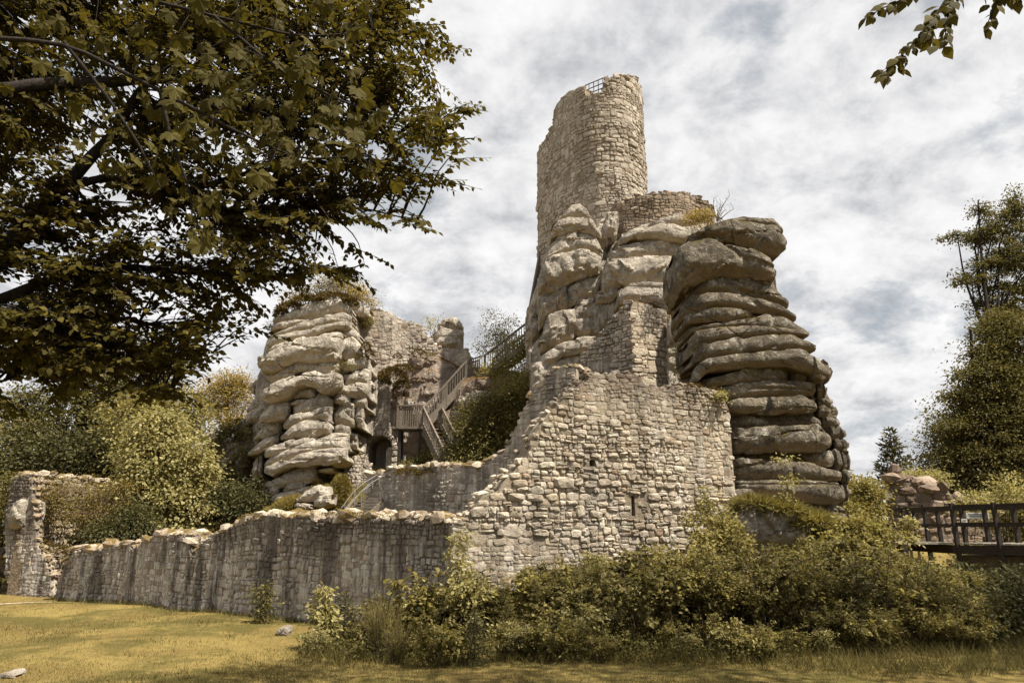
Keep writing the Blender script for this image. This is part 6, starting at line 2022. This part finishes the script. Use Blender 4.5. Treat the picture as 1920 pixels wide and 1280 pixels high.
# grass and herbs on the castle slope behind the walls
n = 120000
x, y = r.uniform(-24, 6, n), r.uniform(19, 40, n)
d1 = -((x - WB[0]) * N1[0] + (y - WB[1]) * N1[1])
d2 = -((x - WB[0]) * N2[0] + (y - WB[1]) * N2[1])
m = (d1 > 1.3) & (d2 > 1.3)
x, y = x[m], y[m]
n = len(x)
zz_ = gz(x, y)
h = r.uniform(.08, .34, n)
a = r.uniform(0, 6.283, n)
V = np.stack([np.stack([x - .012 * np.cos(a), y - .012 * np.sin(a), zz_], -1), np.stack([x + .012 * np.cos(a), y + .012 * np.sin(a), zz_], -1), np.stack([x + r.normal(size=n) * .12, y + r.normal(size=n) * .12, zz_ + h], -1)], 1).reshape(-1, 3)
tag(put('slope_grass', mesh_np('slope_grass', V, np.arange(3 * n).reshape(-1, 3), M['grass_tall'])), 'grass on the castle slope behind the low wall', kind='stuff')
# ------------------------------------------------------------------ overhanging branches near the camera
def oval_leaf(mat, bend, fold):
    V = np.array([[0, 0, 0], [-.27, .28, .02 + fold], [-.29, .55, fold - bend * .3], [0, 1, -bend], [.29, .55, fold * .4 - bend * .3], [.27, .28, .02 + fold * .4]])
    T = np.array([[0, 5, 1], [1, 5, 4], [1, 4, 2], [2, 4, 3]])
    return V, T, mesh_np('leaf', V, T, mat, False)


def palmate_leaf(mat, curl, seed):
    r = np.random.default_rng(seed)
    half = [(0, 1.0), (9, .80), (13, .84), (21, .70), (28, .56), (36, .76), (43, .95), (50, .80), (60, .80), (72, .58), (84, .70), (96, .74), (106, .62), (118, .54), (138, .52), (158, .32)]
    pts = [(a, q) for a, q in half] + [(180, .10)] + [(-a, q) for a, q in half[:0:-1]]
    V = [[0, 0, 0.03]]
    for a, q in pts:
        t = math.radians(a + r.uniform(-2, 2))
        q *= r.uniform(.94, 1.06)
        V.append([math.sin(t) * q, math.cos(t) * q, -curl * q * q + 0.08 * math.cos(t * 5) * q])
    V = np.array(V) * np.array([.55, .55, .55]) + np.array([0, .2, 0])
    n = len(pts)
    T = np.array([[0, 1 + (i + 1) % n, 1 + i] for i in range(n)])
    return V, T, mesh_np('leaf', V, T, mat, False)


def frame(d, nrm):
    d = unit(d)
    s = unit(np.cross(d, nrm))
    n = np.cross(s, d)
    return np.stack([s, d, n], -1)            # columns: x side, y along, z normal


def hang_leaves(parent, pos, d, nrm, size, variants, limit, name='leaf', mass='foliage', mat=None):
    from mathutils import Matrix
    R_ = frame(d, nrm)
    order = np.argsort(np.linalg.norm(pos - np.array([0, 0, CZ]), axis=1) / size)
    # keep leaves in the picture for the single ones
    th_ = (pos[:, 1] * CT + (pos[:, 2] - CZ) * ST)
    pxs = 960 + pos[:, 0] / th_ * F
    pys = 640 - (-pos[:, 1] * ST + (pos[:, 2] - CZ) * CT) / th_ * F
    vis = (pxs > -10) & (pxs < 1930) & (pys > -10) & (pys < 1290)
    order = np.concatenate([order[vis[order]], order[~vis[order]]])
    single = order[:limit]
    for i in single:
        me = variants[i % len(variants)][2]
        put(name, me, parent, pos[i], Matrix(R_[i].tolist()).to_euler(), (size[i],) * 3)
    rest = order[limit:]
    if len(rest):
        Vs, Ts, k0 = [], [], 0
        for q in range(len(variants)):
            idx = rest[rest % len(variants) == q]
            V, T, _ = variants[q]
            if not len(idx):
                continue
            W = np.einsum('nij,vj->nvi', R_[idx], V) * size[idx][:, None, None] + pos[idx][:, None]
            Ts.append((T[None] + (np.arange(len(idx)) * len(V))[:, None, None]).reshape(-1, 3) + k0)
            Vs.append(W.reshape(-1, 3))
            k0 += len(idx) * len(V)
        V = np.concatenate(Vs) - np.asarray(wloc(parent))
        o = put(mass, mesh_np(mass, V, np.concatenate(Ts), mat), parent, wloc(parent))
        o['kind'] = 'stuff'


def inpoly(x, y, poly):
    c = np.zeros(len(x), bool)
    n = len(poly)
    for i in range(n):
        (x1, y1), (x2, y2) = poly[i], poly[(i + 1) % n]
        m = ((y1 > y) != (y2 > y)) & (x < (x2 - x1) * (y - y1) / (y2 - y1 + 1e-9) + x1)
        c ^= m
    return c


# ---- beech reaching in from the left ------------------------------------------------
base = np.array([-7.6, 4.6, float(gz(-7.6, 4.6)) - .1])
be = empty('beech_tree', base, 'big dark beech whose boughs reach in over the upper left of the picture', 'tree')
b = MB()
trunk = np.array([base, base + [0.1, .1, 1.5], base + [.25, .2, 3.2], base + [.4, .3, 5.2], base + [.5, .4, 8], base + [.6, .5, 11]])
b.tube(trunk, [.36, .30, .27, .22, .15, .05], 12)
b.part('trunk', M['bark'], be, True)
limbs_px = [
    ([(-560, 760, 4.9), (-200, 640, 5.4), (0, 485, 5.6), (60, 410, 5.65), (110, 355, 5.7), (170, 300, 5.75), (215, 250, 5.8), (232, 222, 5.8)], .105, .03),
    ([(215, 250, 5.8), (260, 170, 5.9), (330, 110, 6.0), (420, 30, 6.2), (500, -60, 6.4)], .045, .012),
    ([(110, 355, 5.7), (200, 330, 5.9), (300, 350, 6.1), (420, 395, 6.3), (540, 390, 6.5), (660, 385, 6.7), (780, 415, 6.8)], .04, .006),
    ([(-560, 700, 4.6), (-100, 180, 5.0), (100, 160, 5.4), (300, 150, 5.8), (480, 145, 6.1), (620, 120, 6.4), (730, 70, 6.6), (820, 50, 6.8)], .07, .008),
    ([(300, 170, 5.8), (420, 200, 6.0), (560, 225, 6.2), (700, 240, 6.5), (800, 260, 6.7), (890, 260, 6.9)], .035, .006),
    ([(-560, 820, 4.8), (-100, 600, 5.4), (100, 520, 5.8), (230, 500, 6.2), (360, 510, 6.5), (480, 520, 6.8), (600, 510, 7.0), (680, 495, 7.1)], .06, .006),
    ([(-560, 850, 4.8), (-150, 660, 5.6), (60, 590, 6.0), (200, 590, 6.4), (320, 620, 6.7), (400, 660, 6.9)], .05, .006),
    ([(60, 590, 6.0), (150, 640, 6.2), (250, 690, 6.4), (320, 740, 6.5)], .03, .006),
    ([(-560, 820, 4.8), (-200, 740, 5.8), (0, 720, 6.4), (60, 690, 6.6)], .03, .006),
    ([(-560, 560, 4.7), (-100, 0, 5.2), (200, -80, 5.8), (500, -120, 6.4)], .06, .01),
    ([(360, 355, 6.2), (480, 320, 6.4), (600, 310, 6.6), (720, 320, 6.8), (830, 330, 6.9)], .03, .005)]
LP = []
for pts, r0, r1 in limbs_px:
    q = np.array([P(*p) for p in pts])
    if pts[0][0] < -500:
        q[0] = trunk[2] + (trunk[4] - trunk[2]) * RND.uniform(0, .6)
    t = np.linspace(0, 1, len(q))
    tt = np.linspace(0, 1, len(q) * 4)
    q = np.stack([np.interp(tt, t, q[:, i]) for i in range(3)], 1)
    q[1:-1] = (q[:-2] + q[1:-1] * 2 + q[2:]) / 4
    q[1:-1] += 0.02 * np.stack([vnoise(q[1:-1] * 3 + k_, 3) for k_ in (0, 9, 20)], 1)
    b = MB()
    b.tube(q, np.linspace(r0, r1, len(q)), 7)
    b.part('branch', M['bark'], be, True)
    LP.append(q)
LP = np.concatenate(LP)
poly = [(-80, -80), (800, -80), (760, 8), (800, 50), (810, 100), (840, 180), (850, 255), (822, 285), (800, 335), (740, 355), (690, 375), (640, 395), (600, 400), (570, 440), (600, 490), (560, 510), (500, 520), (470, 540), (430, 550),
        (440, 590), (390, 620), (345, 655), (290, 710), (220, 690), (140, 715), (50, 670), (0, 680), (-40, 760), (-80, 790)]
r = np.random.default_rng(99)
tw = MB()
pos, dr = [], []
nsp = 0
tips = []
for tx_, ty_, sx_, sy_ in [(906, 268, -170, -20), (900, 190, -150, 10), (852, 102, -150, 20), (846, 48, -150, 20), (850, 345, -170, -40), (806, 420, -190, -30), (745, 428, -160, -30), (690, 500, -170, 5), (655, 512, -160, -10), (560, 528, -160, -20),
                           (505, 620, -160, -60), (480, 560, -150, -10), (430, 655, -170, -60), (385, 690, -160, -60), (335, 748, -130, -70), (265, 735, -140, -70), (160, 745, -120, -60), (60, 700, -120, -30), (10, 775, -120, -40), (100, 640, -140, -20), (640, 440, -160, -20)]:
    for q_ in range(9):
        f_ = r.uniform(0, 1) ** 1.3
        tips.append((tx_ + sx_ * f_ + r.normal() * 5, ty_ + sy_ * f_ + r.normal() * (4 + 10 * f_)))
ntip = len(tips)
while nsp < 1850:
    px, py = tips.pop() if tips else (r.uniform(-80, 905), r.uniform(-80, 790))
    tip = nsp < ntip
    if not tip and not inpoly(np.array([px]), np.array([py]), poly)[0]:
        continue
    if not tip and vnoise(np.array([px / 95, py / 60, 3.3]), 21) < -0.27 and py > 60:
        continue
    if not tip and r.uniform() > np.clip(1.25 - 0.0006 * max(px, 0), .55, 1):
        continue
    if not tip and 395 < py < 560 and 240 < px < 420 and r.uniform() < .35:
        continue
    T = P(px, py, r.uniform(5.2, 7.6))
    cand = LP[(LP[:, 0] < T[0] + .1)]
    if not len(cand):
        continue
    dd = np.linalg.norm(cand - T, axis=1) + 0.35 * np.abs(cand[:, 0] - (T[0] - .6))
    N = cand[np.argmin(dd)]
    L = np.linalg.norm(T - N)
    if L > (2.2 if not tip else 6):
        continue
    nsp += 1
    q = curve(N, T, 0.05, 8, nsp)
    tw.tube(q, np.linspace(.008 + .004 * L, .002, 8), 3)
    d0 = unit(T - N)
    sd = unit(np.cross(d0, [0, 0, 1.]))
    runs = [(q[-1] - d0 * min(L, .55), q[-1])]
    for k_ in range(3):
        c = N + (T - N) * r.uniform(.35, .85)
        e_ = c + (d0 * r.uniform(.5, 1) + sd * r.choice([-1, 1]) * r.uniform(.4, 1) + [0, 0, r.uniform(-.4, .15)]) * r.uniform(.16, .32)
        tw.tube([c, (c + e_) / 2 + [0, 0, .01], e_], [.004, .003, .0015], 3)
        runs.append((c, e_))
    for a_, c_ in runs:
        ln = np.linalg.norm(c_ - a_)
        m = max(3, int(ln / .034))
        f = (np.arange(m) + r.uniform(0, 1, m)) / m
        dv = unit(c_ - a_)
        s2 = unit(np.cross(dv, [0, 0, 1.]))
        pos.append(a_ + (c_ - a_) * f[:, None])
        dr.append(dv * .7 + s2 * np.where(np.arange(m) % 2, 1, -1)[:, None] * .8 + r.normal(size=(m, 3)) * .30 - [0, 0, .30])
tw.part('twigs', M['bark'], be)
pos, dr = np.concatenate(pos), np.concatenate(dr)
n = len(pos)
hang_leaves(be, pos, dr, unit(np.array([0, -.25, .9]) + r.normal(size=(n, 3)) * .45), .073 * r.uniform(.7, 1.2, n), [oval_leaf(M['leaf_beech'], bd, fo) for bd, fo in ((.10, .05), (.04, .09), (.16, .03), (.0, .07))], 300, mat=M['leaf_beech'])

# ---- maple boughs hanging in front of the beech ------------------------------------------
base = np.array([-6.0, 1.6, float(gz(-6.0, 1.6)) - .1])
mp = empty('maple_tree', base, 'maple with large lobed leaves hanging close to the camera, upper left', 'tree')
b = MB()
b.tube([base, base + [.1, .1, 2.2], base + [.2, .3, 4.5], base + [.3, .5, 7.5]], [.22, .18, .14, .04], 10)
b.part('trunk', M['bark'], mp, True)
ml = []
for pts, r0 in [([(-900, 200, 3.2), (-200, 60, 3.7), (120, 80, 4.0), (300, 170, 4.2), (430, 240, 4.35), (560, 300, 4.5), (700, 290, 4.7)], .020),
                ([(-900, 200, 3.2), (-100, -60, 3.8), (200, -20, 4.1), (400, 30, 4.3), (560, 70, 4.5), (700, 60, 4.7)], .020),
                ([(300, 170, 4.2), (320, 260, 4.25), (350, 340, 4.3), (370, 420, 4.3)], .014),
                ([(400, 30, 4.3), (520, 130, 4.4), (640, 190, 4.6), (730, 220, 4.7)], .014),
                ([(120, 80, 4.0), (200, 180, 4.1), (260, 270, 4.1), (300, 350, 4.2)], .014)]:
    q = np.array([P(*p) for p in pts])
    if pts[0][0] < -500:
        q[0] = base + [.2, .3, 4.3]
    t, tt = np.linspace(0, 1, len(q)), np.linspace(0, 1, len(q) * 4)
    q = np.stack([np.interp(tt, t, q[:, i]) for i in range(3)], 1)
    q[1:-1] = (q[:-2] + q[1:-1] * 2 + q[2:]) / 4
    b = MB()
    b.tube(q, np.linspace(r0, .005, len(q)), 6)
    b.part('branch', M['bark'], mp, True)
    ml.append(q)
ml = np.concatenate(ml)
mpoly = [(-60, -60), (720, -60), (700, 60), (640, 110), (720, 200), (760, 260), (750, 330), (700, 350), (640, 300), (560, 330), (500, 350), (400, 400), (385, 460), (330, 440), (290, 350), (180, 300), (-60, 240)]
pos, dr, pet = [], [], MB()
while len(pos) < 330:
    px, py = r.uniform(-60, 760), r.uniform(-60, 460)
    if not inpoly(np.array([px]), np.array([py]), mpoly)[0] or r.uniform() > np.clip(.30 + px / 800, .3, 1):
        continue
    T = P(px, py, r.uniform(4.0, 4.9))
    j = np.argmin(np.linalg.norm(ml - T - [0, 0, .06], axis=1))
    if np.linalg.norm(ml[j] - T) > .60:
        continue
    A = ml[j]
    pet.tube(curve(A, T, .08, 4, len(pos)), [.003, .0022, .0018, .0015], 3)
    pos.append(T)
    dr.append(unit(T - A) * .5 + r.normal(size=3) * .4 - np.array([-.1, 0, .9]))
pet.part('twigs', M['bark'], mp)
pos, dr = np.array(pos), np.array(dr)
n = len(pos)
hang_leaves(mp, pos, dr, unit(np.array([0, -.55, .55]) + r.normal(size=(n, 3)) * .5), .168 * r.uniform(.6, 1.15, n), [palmate_leaf(M['leaf_maple'], c_, s_) for c_, s_ in ((.25, 1), (.1, 2), (.4, 3), (-.1, 4))], 300, mat=M['leaf_maple'])

# ---- hornbeam twigs in the top right corner ---------------------------------------------------
base = np.array([9.2, 4.6, float(gz(9.2, 4.6)) - .1])
hb = empty('hornbeam_tree', base, 'tree right of the camera whose leafy twigs hang into the top right corner', 'tree')
b = MB()
tk = np.array([base, base + [-.1, .1, 2.5], base + [-.2, .2, 5.5], base + [-.1, .2, 9], base + [0, .3, 15]])
b.tube(tk, [.30, .25, .2, .13, .04], 10)
b.part('trunk', M['bark'], hb, True)
pos, dr = [], []
twg = MB()
for pts, r0 in [([(2500, -700, 4.5), (1900, -160, 4.1), (1800, -40, 4.0), (1755, 30, 4.0), (1725, 70, 4.0), (1690, 105, 3.95), (1648, 146, 3.9)], .018),
                ([(1800, -40, 4.0), (1740, -30, 4.1), (1690, 0, 4.1), (1650, 18, 4.1), (1624, 34, 4.1)], .008),
                ([(2500, -700, 4.5), (1950, -140, 4.2), (1885, -30, 4.2), (1862, 20, 4.2), (1846, 58, 4.2)], .012),
                ([(1800, -40, 4.0), (1785, 10, 4.0), (1775, 45, 3.95), (1770, 84, 3.9)], .007), ([(1755, 30, 4.0), (1740, 50, 3.9), (1750, 82, 3.85)], .006),
                ([(1800, -40, 4.0), (1830, -20, 4.1), (1880, -10, 4.2), (1915, 5, 4.2)], .007), ([(1690, 105, 3.95), (1676, 118, 4.0), (1690, 128, 4.0)], .005)]:
    q = np.array([P(*p) for p in pts])
    if pts[0][0] > 2400:
        q[0] = tk[2] + [0, 0, .6]
    t, tt = np.linspace(0, 1, len(q)), np.linspace(0, 1, len(q) * 3)
    q = np.stack([np.interp(tt, t, q[:, i]) for i in range(3)], 1)
    b = MB()
    b.tube(q, np.linspace(r0, .0025, len(q)), 5)
    b.part('branch', M['bark'], hb, True)
    seg = np.linalg.norm(np.diff(q, axis=0), axis=1)
    cs = np.concatenate([[0], np.cumsum(seg)])
    s_ = np.arange(max(0, cs[-1] - .85), cs[-1], .019)
    pp_ = np.stack([np.interp(s_, cs, q[:, i]) for i in range(3)], 1)
    dv = unit(np.gradient(pp_, axis=0))
    sd = unit(np.cross(dv, [0, -1., .4]))
    m = len(s_)
    pos.append(pp_ + r.normal(size=(m, 3)) * .012)
    dr.append(dv * .6 + sd * np.where(np.arange(m) % 2, 1, -1)[:, None] * .55 + r.normal(size=(m, 3)) * .22 - [0, 0, .55])
pos, dr = np.concatenate(pos), np.concatenate(dr)
n = len(pos)
hang_leaves(hb, pos, dr, unit(np.array([0, -.6, .6]) + r.normal(size=(n, 3)) * .4), .098 * r.uniform(.65, 1.15, n), [oval_leaf(M['leaf_beech'], bd, fo) for bd, fo in ((.10, .05), (.04, .09), (.16, .03))], 300, mat=M['leaf_beech'])
# its main crown, above and right of the picture, which shades the near lawn
V, Fc, cc, kk = crown([(np.array([8.4, 8.9, 14.0]), np.array([3.2, 2.2, 2.4])), (np.array([4.6, 8.4, 14.4]), np.array([3.0, 2.0, 2.2])), (np.array([14.2, 10.6, 12.4]), np.array([3.2, 2.6, 2.8])), (np.array([18.0, 12.6, 11.5]), np.array([3.0, 2.8, 2.8]))], 420, 42, .5, .17, 77)
put('crown', mesh_np('crown', V - base, Fc, M['leaf_beech']), hb, base)['kind'] = 'stuff'
b = MB()
for c_ in ([8.4, 8.9, 14.0], [4.6, 8.4, 14.4], [14.2, 10.6, 12.4], [18.0, 12.6, 11.5]):
    b.tube(curve(tk[2], c_, .06, 7, 3), np.linspace(.10, .03, 7), 6)
b.part('limb', M['bark'], hb, True)
